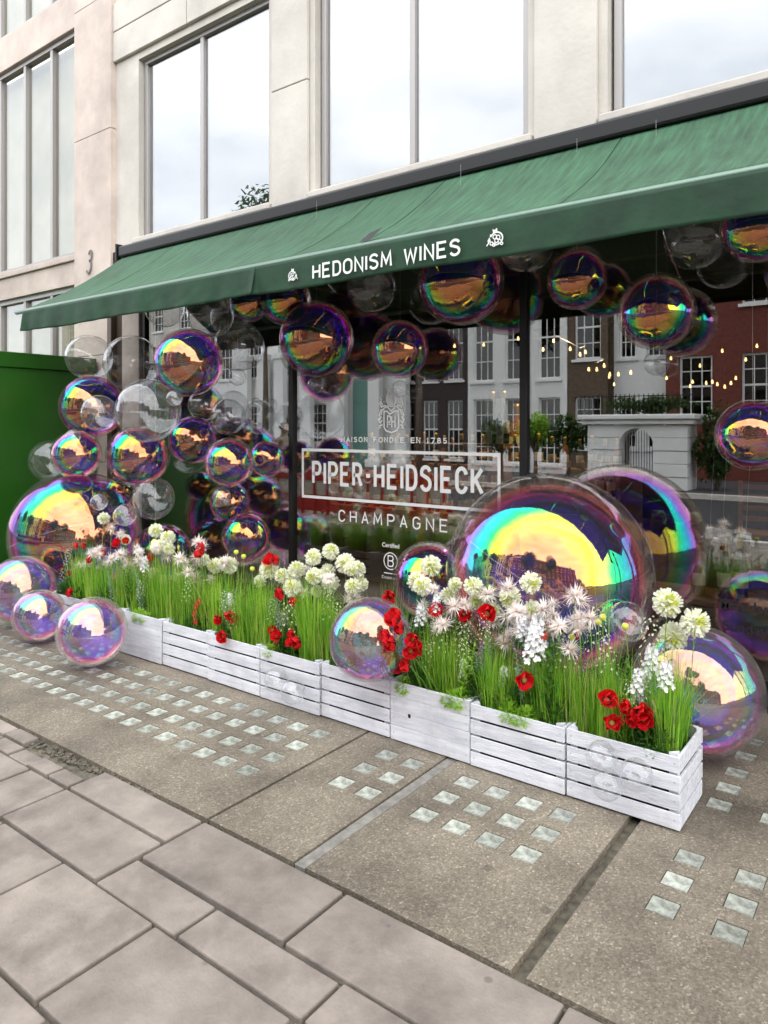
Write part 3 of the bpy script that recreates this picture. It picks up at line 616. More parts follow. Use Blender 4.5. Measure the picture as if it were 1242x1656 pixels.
# green painted kiosk / hoarding at the left edge
gh = empty('green_hoarding', (-9, 3.5, 0)); tag(gh, 'tall glossy green painted hoarding standing at the left edge', 'hoarding')
MB().box(-1.5, 1.56, -.4, 1.02, 0, 2.2).build('hoarding_panel', M['greenbox'], gh, bevel=.006)
MB().box(-1.5, 1.58, -.42, 1.02, 2.203, 2.36).build('top_trim', M['greenbox'], gh, bevel=.008)
MB().box(-1.5, 1.575, -.415, 1.02, .0, .15).build('skirting', M['greenbox'], gh, bevel=.006)

# ------------------------------------------------------------------ awning
aw = empty('shop_awning', (-3, W, 3.6)); tag(aw, 'dark green canvas awning with white shop name on its valance', 'awning')
AI = Vector((3, -W, -3.6))
def awp(o): o.parent = aw; o.location = Vector(o.location)+AI; return o
AX0, AX1 = -6.93, 3.4; YB, ZB = 3.475, 2.712; YT, ZT = W-.12, 3.42
def canvas(x0, x1, off):
    nx, ny = max(8, int((x1-x0)*42)), 18; mb = MB(); vs = []
    for j in range(ny+1):
        t = j/ny
        for i in range(nx+1):
            x = x0+(x1-x0)*i/nx; sag = -.05*math.sin(math.pi*t)
            rip = .004*math.sin(x*55+2*math.sin(x*3))*math.sin(math.pi*min(1, t*1.05)) + .006*mnoise.noise(Vector((x*2.3, t*2, 0)))*math.sin(math.pi*t)
            vs.append((x+(.15*(1-t)*(nx-i)/nx if x0 < -6.8 else 0), YT+(YB-YT)*t, ZT+(ZB+.018-ZT)*t+sag+rip))
    fs = [(j*(nx+1)+i, j*(nx+1)+i+1, (j+1)*(nx+1)+i+1, (j+1)*(nx+1)+i) for j in range(ny) for i in range(nx)]
    o = mb.add(vs, fs).build('canvas_panel', M['canvas'], None, smooth=True); so = o.modifiers.new('s', 'SOLIDIFY'); so.thickness = .002
    return awp(o)
sx = [-7.12]+[-6.6+1.32*k for k in range(0, 8)]
sx = [AX0, -5.9, -4.65, -3.4, -2.78, -1.5, -.25, 1.0, 2.2, AX1]
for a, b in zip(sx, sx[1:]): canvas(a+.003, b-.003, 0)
for a in sx[1:-1]:
    awp(MB().add([(a-.02, YT-.003, ZT+.006), (a+.02, YT-.003, ZT+.006)]+[], []).box(0, 0, 0, 0, 0, 0).build('hem', M['canvas'])) if False else None
def valance(x0, x1, seed, wave=.007):
    nx, ny = int((x1-x0)*60), 10; vs = []; mb = MB()
    for j in range(ny+1):
        t = j/ny
        for i in range(nx+1):
            x = x0+(x1-x0)*i/nx
            wv = wave*t*(math.sin(x*9+seed)+.6*math.sin(x*23+seed*2))+.004*t*mnoise.noise(Vector((x*9, t*3, seed)))
            edge = min(1, (x-x0)/.06, (x1-x)/.06); wv -= (1-edge)*.03*t
            vs.append((x, YB-.022+wv, ZB-.005-t*(.198+.006*math.sin(x*4+seed))))
    fs = [(j*(nx+1)+i+1, j*(nx+1)+i, (j+1)*(nx+1)+i, (j+1)*(nx+1)+i+1) for j in range(ny) for i in range(nx)]
    o = mb.add(vs, fs).build('valance', M['valance'], None, smooth=True); so = o.modifiers.new('s', 'SOLIDIFY'); so.thickness = .002; so.offset = 0
    return awp(o)
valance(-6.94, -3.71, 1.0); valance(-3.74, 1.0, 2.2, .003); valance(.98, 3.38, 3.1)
awp(MB().tube([(AX0-.17, YB, ZB), (AX1+.1, YB, ZB)], .021, 14).build('front_bar', M['bar'], smooth=True))
awp(MB().box(-6.83, AX1, W-.2, W-.03, 3.385, 3.505).build('cassette', M['dark'], bevel=.02))
awp(MB().add([(-6.86, W-.21, 3.36), (-6.84, W-.21, 3.36), (-6.84, W-.0, 3.36), (-6.86, W, 3.36), (-6.86, W-.21, 3.53), (-6.84, W-.21, 3.53), (-6.84, W, 3.53), (-6.86, W, 3.53)], [(3, 2, 1, 0), (4, 5, 6, 7), (0, 1, 5, 4), (1, 2, 6, 5), (2, 3, 7, 6), (3, 0, 4, 7)]).build('end_cap', M['dark']))
for x in (-6.3, -3.9, -1.2, 1.6):
    awp(MB().tube([(x, W-.08, 3.2), (x+.55, W-.62, 2.84), (x+.02, YB+.03, ZB-.03)], .02, 8).build('folding_arm', M['bar'], smooth=True))
# little tear folded up at the seam above the bar
awp(MB().add([(-2.80, YB-.012, ZB+.024), (-2.72, YB-.01, ZB+.024), (-2.735, YB+.01, ZB+.075), (-2.66, YB+.05, ZB+.11), (-2.79, YB+.02, ZB+.05)], [(0, 1, 2, 4), (1, 3, 2)]).build('torn_flap', M['dark']))
YV = YB-.040
ink = Ink(); ink.text('HEDONISM WINES', -3.155, 2.545, .097, 1.09, .0145, lw=.5, gap=.27, slant=.0)
awp(ink.obj('lettering', M['white_print'], None, (0, YV, 0)))
def grapes(cx, cz, s, flip):
    k = Ink()
    def q(x, z): return (cx+flip*x*s, cz+z*s)
    k.stroke([q(.15+.55*math.cos(R(a)), .05+.5*math.sin(R(a))) for a in range(-120, 160, 14)], .006*s/.05)
    for (x, z, r) in ((.0, .2, .17), (.3, .12, .17), (.16, -.12, .17), (-.3, -.3, .13), (-.08, -.42, .13), (.42, -.2, .13), (.62, -.42, .1), (-.52, -.05, .1)):
        k.stroke([q(x+r*math.cos(R(a)), z+r*math.sin(R(a))) for a in range(0, 361, 30)], .0042*s/.05)
    k.poly([q(-.15, .55), q(.0, .45), q(.25, .6), q(.2, .9), q(.0, .75), q(-.2, .85)])
    k.poly([q(-.45, .25), q(-.3, .2), q(-.25, .42), q(-.42, .45)]); k.stroke([q(-.75, -.45), q(-.55, -.2), q(-.5, .2)], .005*s/.05)
    return awp(k.obj('grape_emblem', M['white_print'], None, (0, YV, 0)))
grapes(-3.335, 2.592, .056, -1); grapes(-1.845, 2.60, .066, 1)

# ------------------------------------------------------------------ wooden crates
CY0, CY1, CW, CHt = 2.97, 3.33, .4745, .305
cx0 = -.775-10*CW
tight = {2, 7}
def crate(i):
    x0 = cx0+i*CW; ordn = ['leftmost', 'second', 'third', 'fourth', 'fifth', 'fifth', 'fourth', 'third', 'second', 'rightmost'][i]
    side = 'left' if i < 5 else 'right'
    lab = ('%s white slatted crate in the row of planters' % ordn) if i in (0, 9) else ('white slatted planter crate, %s from the %s end of the row' % (ordn, side))
    if i == 7: lab = 'white tight boarded planter crate with a dark knot hole, third from right'
    e = empty('planter_crate', (x0+CW/2, (CY0+CY1)/2, 0)); tag(e, lab, 'crate', 'white crates in a row')
    hw = CW/2-.003; hd = (CY1-CY0)/2; gap = .0015 if i in tight else .0105; n = 4; bh = (CHt-.006)/n; dy = rr.uniform(-.008, .008)
    e.location.y += dy; e.rotation_euler.z = rr.uniform(-.008, .008); e.location.z = rr.uniform(0, .003)
    for k in range(n):
        z0 = .006+k*bh; z1 = z0+bh-gap
        for s in (-1, 1):
            o = MB().box(-hw, hw, -.0035, .0035, z0, z1).build('slat', M['white_wood'], e, bevel=.0018); o.location = (rr.uniform(-.001, .001), s*(hd-.0035), 0); o.rotation_euler = (0, rr.uniform(-.003, .003), 0)
            o = MB().box(-.006, .006, -hd+.0145, hd-.0145, z0, z1-(0.012 if (k == 2 and i == 9) else 0)).build('slat', M['white_wood'], e, bevel=.0015); o.location = (s*(hw-.0065), 0, 0)
    for s in (-1, 1):
        for q in (-1, 1):
            MB().add([(s*(hw-.013), q*(hd-.015), .01), (s*(hw-.045), q*(hd-.015), .01), (s*(hw-.013), q*(hd-.047), .01), (s*(hw-.013), q*(hd-.015), CHt-.002), (s*(hw-.045), q*(hd-.015), CHt-.002), (s*(hw-.013), q*(hd-.047), CHt-.002)],
                     [(0, 1, 2), (3, 4, 5), (0, 1, 4, 3), (1, 2, 5, 4), (2, 0, 3, 5)]).build('corner_post', M['white_wood'], e)
    MB().box(-hw+.016, hw-.016, -hd+.016, hd-.016, .002, .235).build('liner', M['liner'], e)
    MB().box(-hw+.02, hw-.02, -hd+.022, hd-.022, .236, .25).build('planting_foam', M['soil'], e)
    # nail heads
    nm = MB()
    for k in range(n):
        for s in (-1, 1): nm.lathe([(0, .0), (.0025, .0), (.0025, .001)], (0, 0, 0), 6) if False else nm.box(s*(hw-.02)-.0018, s*(hw-.02)+.0018, -hd-.0008, -hd+.001, .006+k*bh+bh*.45, .006+k*bh+bh*.45+.005)
    nm.build('nail_heads', M['metal'], e)['kind'] = 'stuff'
    if i == 7:
        k = MB().add([(-.115+.009*math.cos(R(a)), -hd-.0012, .148+.011*math.sin(R(a))) for a in range(0, 360, 30)], [tuple(range(12))]).build('knot_hole', M['dark'], e)
    return e
for i in range(10): crate(i)

# ------------------------------------------------------------------ bubbles
sph = MB(); nU, nV = 64, 40
vs = []; fs = []
for j in range(1, nV):
    for i in range(nU): a, b = 2*math.pi*i/nU, math.pi*j/nV; vs.append((math.sin(b)*math.cos(a), math.sin(b)*math.sin(a), math.cos(b)))
vs += [(0, 0, 1), (0, 0, -1)]
for j in range(nV-2):
    for i in range(nU): fs.append((j*nU+i, (j+1)*nU+i, (j+1)*nU+(i+1) % nU, j*nU+(i+1) % nU))
T_, B_ = len(vs)-2, len(vs)-1
for i in range(nU): fs.append((T_, i, (i+1) % nU)); fs.append((B_, (nV-2)*nU+(i+1) % nU, (nV-2)*nU+i))
sphI = MB().add(vs, fs).mesh('bubble_film', M['film'], True); sphP = MB().add(vs, fs).mesh('bubble_skypale', M['skypale'], True); sphC = MB().add(vs, fs).mesh('bubble_clear', M['clear'], True)
valve_me = MB().lathe([(0, .02), (.028, .02), (.03, .0), (.02, -.03), (.035, -.05), (0, -.055)], n=10).mesh('valve', M['clear'], True)
seam_me = MB().lathe([(1.0005, -.006), (1.004, 0), (1.0005, .006)], n=64).mesh('seam', M['clear'], True)
BUB = []
def bub(px, py, r, kind, label, Y=None, grp=None, g=.02, loc=None, rad=None, string=0):
    a = CS+SN*(px-CX)/F
    if loc is None:
        if Y is None: Y = (W-.01-g)/(1+r/(F*a))
        elif Y == 'ground':
            z = H*F/(py-HY+r); Y = a*z
        loc = P(px, py, Y); rad = r*depth(px, Y)/F
        u = (px-CX)/F; rad *= 1/math.sqrt(1+.5*u*u)
    k = len(BUB); rb = random.Random(100+k)
    o = link('iridescent_bubble' if kind in 'ip' else 'clear_bubble', {'i': sphI, 'p': sphP, 'c': sphC}[kind], None, loc, (rb.uniform(-.5, .5), rb.uniform(-.5, .5), rb.uniform(0, 6.28)), rad)
    o.scale = (rad*rb.uniform(.985, 1.01), rad*rb.uniform(.985, 1.01), rad*rb.uniform(.985, 1.01))
    tag(o, label, 'inflatable bubble', grp)
    vs_ = min(1, .09/rad)
    for s in (-1, 1) if rad > .12 else (1,):
        v = link('valve', valve_me, o, (0, 0, s*1.0), (0 if s > 0 else math.pi, 0, 0), vs_)
    if rad > .07: link('seam', seam_me, o)
    if string:
        top = MB().tube([(0, 0, 0), (0, 0, string)], .0007, 4).build('hanging_thread', M['metal']); top.location = Vector(loc)+Vector((0, 0, rad)); tag(top, 'thin thread holding the ' + ' '.join(label.split()[:10]), 'thread')
    BUB.append((label, Vector(loc), rad)); return o
# the pile at the left
bub(144, 578, 38, 'c', 'clear bubble at top left touching the green hoarding edge', 3.9)
bub(213, 587, 46, 'c', 'large clear bubble high in the left pile under the valance', 4.25)
bub(305.5, 586, 56, 'i', 'magenta and yellow bubble at the top of the left pile', 3.75)
bub(387, 560, 41, 'c', 'clear bubble just right of the magenta bubble at upper left', 4.2)
bub(340, 507, 39, 'c', 'clear bubble tucked against the valance above the magenta bubble', 3.95)
bub(266, 497, 33, 'c', 'clear bubble mostly hidden by the valance at left', 4.2)
bub(403, 490, 31, 'i', 'small iridescent bubble peeping below the valance fold', 4.0)
bub(461, 484, 42, 'i', 'iridescent bubble half hidden by the valance left of the lettering', 4.22)
bub(148, 658, 53, 'i', 'iridescent bubble with cyan rim in front of the green hoarding', 3.95)
bub(160, 668, 30, 'c', 'clear bubble overlapping the cyan rimmed bubble at left', 3.45)
bub(240, 664, 53, 'c', 'big clear bubble in the middle of the left pile', 3.55)
bub(82, 746, 36, 'c', 'clear bubble against the green hoarding beside a smaller coloured one', 3.75)
bub(124, 735, 41, 'i', 'pastel yellow bubble right of the clear one at far left', 3.5)
bub(223, 738, 52, 'i', 'green and purple bubble below the big clear bubble', 3.9)
bub(371, 748, 41, 'i', 'yellow bubble with magenta rim alone in front of the dark window', 3.95)
bub(248, 806, 35, 'c', 'clear bubble under the green and purple bubble', 3.8)
BIG1 = bub(0, 0, 0, 'i', 'huge orange bubble at the foot of the left pile', loc=(-6.28, 3.62, .60), rad=.592)
bub(202, 833, 19, 'c', 'small clear bubble in front of the huge left bubble', 3.2)
bub(160, 812, 14, 'c', 'tiny clear bubble on the face of the huge left bubble', 3.0)
bub(264, 895, 50, 'i', 'turquoise bubble rising behind the white pompoms at left')
bub(45, 945, 52, 'p', 'cyan and yellow bubble cut by the left edge', loc=(-5.80, 2.88, .30), rad=.262)
bub(64, 995, 44, 'p', 'pinkish bubble on the pavement left of the first crate', 'ground')
bub(149, 1021, 57, 'p', 'pastel bubble resting on the pavement before the crates', 'ground')
bub(599, 1033, 67, 'p', 'pastel bubble resting on the crate edge beside the poppies', 2.92)
bub(372, 812, 33, 'i', 'green bubble below the lone yellow bubble')
bub(369, 674, 29, 'c', 'clear bubble hanging above the lone yellow bubble', string=1.2)
bub(398, 868, 40, 'i', 'added cyan edged bubble standing in for a reflection behind grass left of the lettering')  # extra ball made for a cyan-green arc reflected in the glass
bub(192, 797, 27, 'i', 'small green bubble squeezed between the huge left bubble and the pile', 4.1)
bub(312, 712, 40, 'i', 'added dim teal bubble standing in for a window reflection behind the left pile')  # solid stand-in for teal reflections in the pane
bub(330, 655, 26, 'c', 'clear bubble close to the window right of the big clear one')
bub(432, 742, 30, 'i', 'added teal bubble standing in for a window reflection left of the first mullion')  # added ball imitating a cyan reflection on the shop glass
# under the awning
bub(512, 548, 61, 'i', 'large violet bubble hanging left of the hanging smaller one', string=.8)
bub(647, 565, 47, 'i', 'medium violet and orange bubble hanging above the crest', string=.8)
bub(745, 455, 71, 'i', 'large green and yellow bubble below the second half of the lettering', string=.5)
bub(601, 465, 40, 'c', 'clear bubble in the shade under the printed valance', 4.2, string=.4)
bub(933, 452, 50, 'i', 'purple and orange bubble just below the valance right of the mullion', string=.7)
bub(850, 395, 46, 'c', 'clear bubble mostly behind the valance above the black mullion', 4.15)
bub(1061, 504, 64, 'i', 'large violet bubble with orange street reflection at right', string=.9)
bub(1123, 388, 50, 'c', 'clear bubble under the valance at upper right', 4.25)
bub(1225, 368, 60, 'i', 'green bubble in the top right corner', 4.0)
bub(1217, 703, 61, 'i', 'pink rimmed bubble cut by the right edge', string=1.4)
bub(1062, 587, 21, 'c', 'small clear bubble below the large violet bubble at right', string=.8)
bub(510, 623, 13, 'c', 'small clear bubble hanging under the large violet bubble', string=.3)
bub(647, 629, 14, 'c', 'small clear bubble over the crest on the window', string=.2)
bub(384, 610, 14, 'c', 'small clear bubble below the upper left clear bubble', 4.1, string=.3)
bub(282, 644, 13, 'c', 'small clear bubble at the upper right of the big clear one', 3.3)
bub(413, 655, 12, 'c', 'small clear bubble against the window left of the grey column', string=.5)
bub(401, 692, 9, 'c', 'tiny clear bubble near the lone yellow bubble')
bub(358, 803, 15, 'c', 'small clear bubble on the green bubble', 3.9)
bub(118, 706, 12, 'c', 'tiny clear bubble on top of the pastel yellow bubble', 3.2)
# big ones
BIG2 = bub(886, 930, 168, 'i', 'giant orange and violet bubble wedged between crates and window', g=.012)
bub(695, 938, 62, 'i', 'turquoise and yellow bubble left of the giant bubble')
bub(1125, 1115, 107, 'p', 'big green and violet bubble behind the last crate', 'ground')
bub(1015, 1005, 33, 'c', 'small clear bubble among the flowers before the giant bubble', 3.30)
def cb(px, py, r, lb):
    y = CY0-r*depth(px, CY0)/F-.004; bub(px, py, r, 'c', lb, y)
cb(447, 1100, 20, 'left one of two small clear bubbles stuck on a crate'); cb(474, 1118, 20, 'right one of two small clear bubbles stuck on a crate')
cb(973, 1224, 26, 'uppermost of three clear bubbles stuck on the last crate'); cb(1029, 1253, 27, 'rightmost of three clear bubbles stuck on the last crate'); cb(982, 1268, 26, 'lowest of three clear bubbles stuck on the last crate')
for i in range(len(BUB)):
    for j in range(i+1, len(BUB)):
        d = (BUB[i][1]-BUB[j][1]).length; ov = BUB[i][2]+BUB[j][2]-d
        if ov > .03: print('OVERLAP %.3f' % ov, BUB[i][0][:45], '|', BUB[j][0][:45])
for l, p, r in BUB:
    if p.z-r < -.01 or p.y+r > W: print('WALL/GROUND', l, p, r)

# ------------------------------------------------------------------ flowers
rg = random.Random(21)
def strip(mb, p0, d, n, L_, w0, curve, seg=3, mi=0, tip=.15):
    # thin petal or blade from p0 along d, bending by curve towards vector n
    d = Vector(d).normalized(); side = d.cross(Vector(n)); side = side.normalized() if side.length > 1e-4 else Vector((1, 0, 0))
    nn = side.cross(d); vs = []
    for i in range(seg+1):
        t = i/seg; c = Vector(p0)+d*(L_*t*(1-.25*abs(curve)*t))+nn*(curve*L_*t*t)
        wd = w0*(1-(1-tip)*t**1.5); vs += [c-side*wd/2, c+side*wd/2]
    mb.add(vs, [(2*i, 2*i+1, 2*i+3, 2*i+2) for i in range(seg)], mi)
def rdir(r):
    z = r.uniform(-1, 1); a = r.uniform(0, 6.283); s = math.sqrt(1-z*z); return Vector((s*math.cos(a), s*math.sin(a), z))
def grass_mesh(seed, nb=150, hgt=.37, spread=.055, lean=.25, bw=.005):
    r = random.Random(seed); mb = MB()
    for i in range(nb):
        a = r.uniform(0, 6.283); q = spread*math.sqrt(r.random()); p = Vector((q*math.cos(a), q*math.sin(a), 0))
        out_ = Vector((math.cos(a), math.sin(a), 0)); ln = hgt*r.uniform(.6, 1.08)
        if r.random() < .12: ln *= 1.25
        d = Vector((0, 0, 1))+out_*lean*r.random()**1.5*.5+Vector((r.uniform(-.06, .06), r.uniform(-.06, .06), 0))
        strip(mb, p, d, out_+Vector((r.uniform(-.9, .9), r.uniform(-.9, .9), 0)), ln, bw*r.uniform(.6, 1.25), r.uniform(-.06, .24)*(2.6 if r.random() < .22 else .6), seg=4, tip=.1, mi=0 if r.random() < .66 else (1 if r.random() < .75 else 2))
    return mb.mesh('grass_blades', [M['grass'], M['grass2'], M['grass3']])
GM = [grass_mesh(s) for s in range(6)]+[grass_mesh(20+s, 70, .46, .05, .45, .003) for s in range(3)]
def pompom_mesh(seed):
    r = random.Random(seed); mb = MB()
    for i in range(330):
        d = rdir(r); m_ = 1 if (d.y < -.78 and r.random() < .8) or r.random() < .1 else 0
        strip(mb, d*.008, d, rdir(r), .046*r.uniform(.82, 1.06)*(1 if m_ == 0 else .8), .0085, r.uniform(-.25, .25), seg=2, mi=m_, tip=.8)
    mb.lathe([(.001, -.03), (.02, -.023), (.03, 0), (.02, .023), (.001, .03)], n=10)
    return mb.mesh('flower_head', [M['petal_w'], M['petal_y']])
def spider_mesh(seed):
    r = random.Random(seed); mb = MB()
    for i in range(130):
        d = rdir(r); d.z = d.z*.5+.25
        strip(mb, (0, 0, 0), d, Vector((0, 0, -1)), .05*r.uniform(.6, 1.15), .0058, r.uniform(-.35, .6), seg=3, mi=0 if r.random() < .85 else 1, tip=.15)
    return mb.mesh('flower_head', [M['petal_p'], M['petal_ww']])
PM = [pompom_mesh(i) for i in range(3)]; SM = [spider_mesh(i) for i in range(4)]
def petal_mesh(seed):
    r = random.Random(seed); mb = MB(); nu, nv = 7, 6; vs = []
    for j in range(nv+1):
        t = j/nv
        for i in range(nu+1):
            u = i/nu*2-1; wd = .033*math.sin(math.pi*min(1, .12+t*.72))**.8
            x = u*wd; y = .044*t*(1-.12*u*u); z = .018*t*t+.010*u*u*t+.0035*math.sin(u*9+seed)*t+.003*r.uniform(-1, 1)*t
            vs.append((x, y, z))
    mb.add(vs, [(j*(nu+1)+i, j*(nu+1)+i+1, (j+1)*(nu+1)+i+1, (j+1)*(nu+1)+i) for j in range(nv) for i in range(nu)])
    return mb.mesh('petal', M['petal_r'], True)
PTM = [petal_mesh(i) for i in range(4)]
core_me = MB().lathe([(0, .0), (.009, .002), (.0105, .008), (.006, .013), (0, .0135)], n=10)
for k in range(26):
    a = k*2.4; core_me.box(-.001, .001, -.001, .001, 0, .012, 1, Matrix.Translation((.013*math.cos(a), .013*math.sin(a), 0)) @ Matrix.Rotation(.3, 4, 'Y'))
core_me = core_me.mesh('flower_centre', [M['fl_core'], M['fl_dark']], True)
def floret_cluster(seed, n=30, h=.12, wr=.034, m=None, fr=.017, npet=5):
    r = random.Random(seed); mb = MB()
    for i in range(n):
        t = (i+.5)/n; a = i*2.39996; rad = wr*(1-.6*t)*r.uniform(.7, 1.1); c = Vector((rad*math.cos(a), rad*math.sin(a), h*t))
        nrm = Vector((math.cos(a), math.sin(a), .45)).normalized(); tq = nrm.to_track_quat('Z', 'Y')
        for k in range(npet):
            b = k*2*math.pi/npet+r.random(); d = tq @ Vector((math.cos(b), math.sin(b), .25))
            strip(mb, c, d, nrm, fr*r.uniform(.8, 1.15), fr*.8, .2, seg=2, tip=.6)
        mb.box(-.0015, .0015, -.0015, .0015, -.001, .0025, 1, Matrix.Translation(c+nrm*.001))
    return mb.mesh('floret_spike', [m or M['petal_ww'], M['petal_y']])
FM = [floret_cluster(i) for i in range(3)]; FR = floret_cluster(7, 22, .05, .022, M['petal_r'], .012)
FP = floret_cluster(8, 16, .08, .012, M['purple'], .009)
def leaf_clump(seed, n, rx, rz, ll, lw_, m, up=.3, nm='leaf_spray'):
    r = random.Random(seed); mb = MB()
    for i in range(n):
        d = rdir(r); p = Vector((d.x*rx*r.random()**.4, d.y*rx*r.random()**.4, rz*(.5+.5*d.z)*r.random()**.3))
        dd = (d+Vector((0, 0, up))).normalized()
        strip(mb, p, dd, Vector((0, 0, -1)), ll*r.uniform(.6, 1.2), lw_*r.uniform(.7, 1.1), r.uniform(-.1, .35), seg=2, tip=.25)
    return mb.mesh(nm, m)
LC_lime = [leaf_clump(i, 420, .05, .08, .02, .009, M['leaf_lime']) for i in range(3)]
LC_deep = [leaf_clump(10+i, 320, .07, .13, .035, .013, M['leaf_deep'], .6) for i in range(3)]
def sprig(seed, m, h=.26, n=26, ll=.02, lw_=.016, ns=4):
    r = random.Random(seed); mb = MB()
    for s in range(ns):
        a = r.uniform(0, 6.28); ln = h*r.uniform(.6, 1.05); tip = Vector((math.cos(a)*.05, math.sin(a)*.05, ln))
        pts = [Vector((0, 0, 0)), tip*.5+Vector((0, 0, .02)), tip]; mb.tube(pts, [.0018, .0014, .0008], 4)
        for k in range(n):
            t = .25+.75*k/n; c = pts[0].lerp(pts[2], t)+Vector((0, 0, .04*t*(1-t))); b = k*2.4; d = Vector((math.cos(b), math.sin(b), .5))
            strip(mb, c, d, Vector((0, 0, -1)), ll*(1.2-.6*t), lw_*(1.1-.5*t), .2, seg=2, tip=.4)
    return mb.mesh('leaf_sprig', m)
LC_broad = [sprig(60+i, M['leaf_deep'], .3, 12, .055, .022, 4) for i in range(3)]+[sprig(70+i, M['leaf_lime'], .26, 14, .045, .018, 4) for i in range(2)]
LC_grey = [sprig(i, M['leaf_grey']) for i in range(3)]; LC_heath = [sprig(30+i, M['heather'], .2, 60, .012, .006, 9) for i in range(2)]
LC_gyp = [floret_cluster(40+i, 40, .16, .05, M['petal_ww'], .0055, 4) for i in range(2)]
EN = []   # (kind, plain description, px, object)
def stem(parent, base, top, rad=.0018, bend=.02):
    b, t = Vector(base), Vector(top); m_ = (b+t)/2+Vector((rg.uniform(-bend, bend), rg.uniform(-bend, bend), 0))
    pts = [b, b.lerp(m_, .5)*1, m_, m_.lerp(t, .5), t]
    return MB().tube(pts, [rad*1.2, rad*1.1, rad, rad, rad*.9], 5).build('stem', M['stem'], parent, smooth=True)
def crate_of(x): return max(0, min(9, int((x-cx0)/CW)))
def flower(kind, px, py, Y, s=1.0):
    p = P(px, py, Y); bx = min(max(p.x+rg.uniform(-.03, .03), cx0+.04), -.775-.04); by = min(max(Y, CY0+.05), CY1-.05)
    nm = {'pompom': 'pompom_flower', 'spider': 'spider_flower', 'poppy': 'poppy_flower', 'stock': 'stock_flower', 'redcl': 'red_flower', 'purple': 'purple_flower', 'gyp': 'gypsophila', 'pod': 'scabiosa_pod'}[kind]
    base = Vector((bx, by, .25)); e = empty(nm, base); top = p-base
    if top.z < .03: base.z = p.z-.05; e.location = base; top = p-base
    ang = (rg.uniform(-.4, .4), rg.uniform(-.4, .4), rg.uniform(0, 6.28))
    if kind in ('stock', 'redcl', 'purple', 'gyp'):
        me = {'stock': rg.choice(FM), 'redcl': FR, 'purple': FP, 'gyp': rg.choice(LC_gyp)}[kind]
        link('blooms', me, e, top-Vector((0, 0, .05)), (ang[0]*.3, ang[1]*.3, ang[2]), s)['kind'] = 'stuff'; stem(e, (0, 0, 0), top)
    elif kind == 'pompom':
        link('flower_head', rg.choice(PM), e, top, (rg.uniform(-.9, .2), rg.uniform(-.3, .3), TH+rg.uniform(-.5, .5)), s); stem(e, (0, 0, 0), top)
    elif kind == 'spider':
        link('flower_head', rg.choice(SM), e, top, ang, s); stem(e, (0, 0, 0), top)
    elif kind == 'pod':
        link('pod', MB().lathe([(0, -.016), (.012, -.01), (.016, 0), (.012, .012), (0, .015)], n=10).mesh('pod', M['petal_y'], True), e, top, ang, s); stem(e, (0, 0, 0), top)
    else:
        fd = Vector((rg.uniform(-.9, 1.1), -1, rg.uniform(-.35, 1.1))).normalized(); q = fd.to_track_quat('Z', 'Y').to_matrix().to_4x4()
        for k in range(5):
            mtx = Matrix.Translation(top) @ q @ Matrix.Rotation(k*2*math.pi/5+rg.uniform(-.15, .15), 4, 'Z') @ Matrix.Rotation(.3+.35*(k % 2)+rg.uniform(-.15, .35), 4, 'X') @ Matrix.Scale(s, 4)
            o = link('petal', rg.choice(PTM), e); o.matrix_local = mtx
        o = link('flower_centre', core_me, e); o.matrix_local = Matrix.Translation(top) @ q @ Matrix.Scale(s*1.15, 4)
        stem(e, (0, 0, 0), top-fd*.004)
    EN.append((kind, px, crate_of(p.x), e)); return e
def yrow(py, lo=3.02, hi=3.3): return rg.uniform(lo, hi)
for px, py, s in [(168, 838, .9), (252, 858, 1), (272, 870, 1.05), (255, 884, 1), (348, 915, 1.05), (372, 914, 1.1), (507, 901, 1), (535, 892, 1), (559, 911, 1.15), (577, 921, 1), (508, 932, 1), (530, 924, .9), (480, 921, 1.05), (456, 931, .9), (435, 921, 1.15), (535, 944, 1.05), (473, 951, 1.1), (583, 944, .9), (697, 915, 1.1), (675, 940, 1.05), (684, 948, 1), (858, 942, 1.0), (825, 966, 1.1), (861, 986, .9), (1079, 975, 1.2), (1124, 1007, 1.15), (1089, 1028, 1.15), (203, 873, .8), (330, 905, .8), (420, 940, .8)]:
    flower('pompom', px, py, rg.uniform(3.1, 3.27), s)
for px, py, s in [(127, 883, .75), (138, 881, .75), (169, 897, .9), (204, 876, .8), (115, 929, .85), (132, 949, .75), (117, 959, .95), (246, 906, .9), (324, 898, 1), (451, 907, .9), (457, 958, 1), (372, 992, 1), (362, 1028, 1.1), (441, 1019, .8), (476, 975, .7), (476, 1026, .9), (490, 1013, .7), (472, 1041, .8), (633, 962, 1.15), (643, 1004, 1.35), (638, 1038, 1.15), (630, 1050, 1.15), (648, 1073, 1.3), (669, 1033, 1.05), (664, 1053, 1), (750, 991, 1.2), (787, 994, 1.25), (846, 1099, 1.2), (980, 1134, 1.15), (989, 1170, 1.05), (1035, 1150, 1.2), (1004, 1143, .8), (1040, 1162, 1.1), (879, 1013, .7), (1027, 1160, .9), (936, 1024, .6)]:
    lo = 3.05 if py < 960 else 2.99
    if (px, py) in ((362, 1028), (648, 1073), (989, 1170), (980, 1134), (630, 1050), (472, 1041), (117, 959)): Yp = 2.955
    elif 625 < px < 672 and py > 990: Yp = 2.80
    elif px in (846, 1035, 1040, 1027): Yp = 2.99
    else: Yp = rg.uniform(3.0, 3.2)
    flower('poppy', px, py, Yp, s)
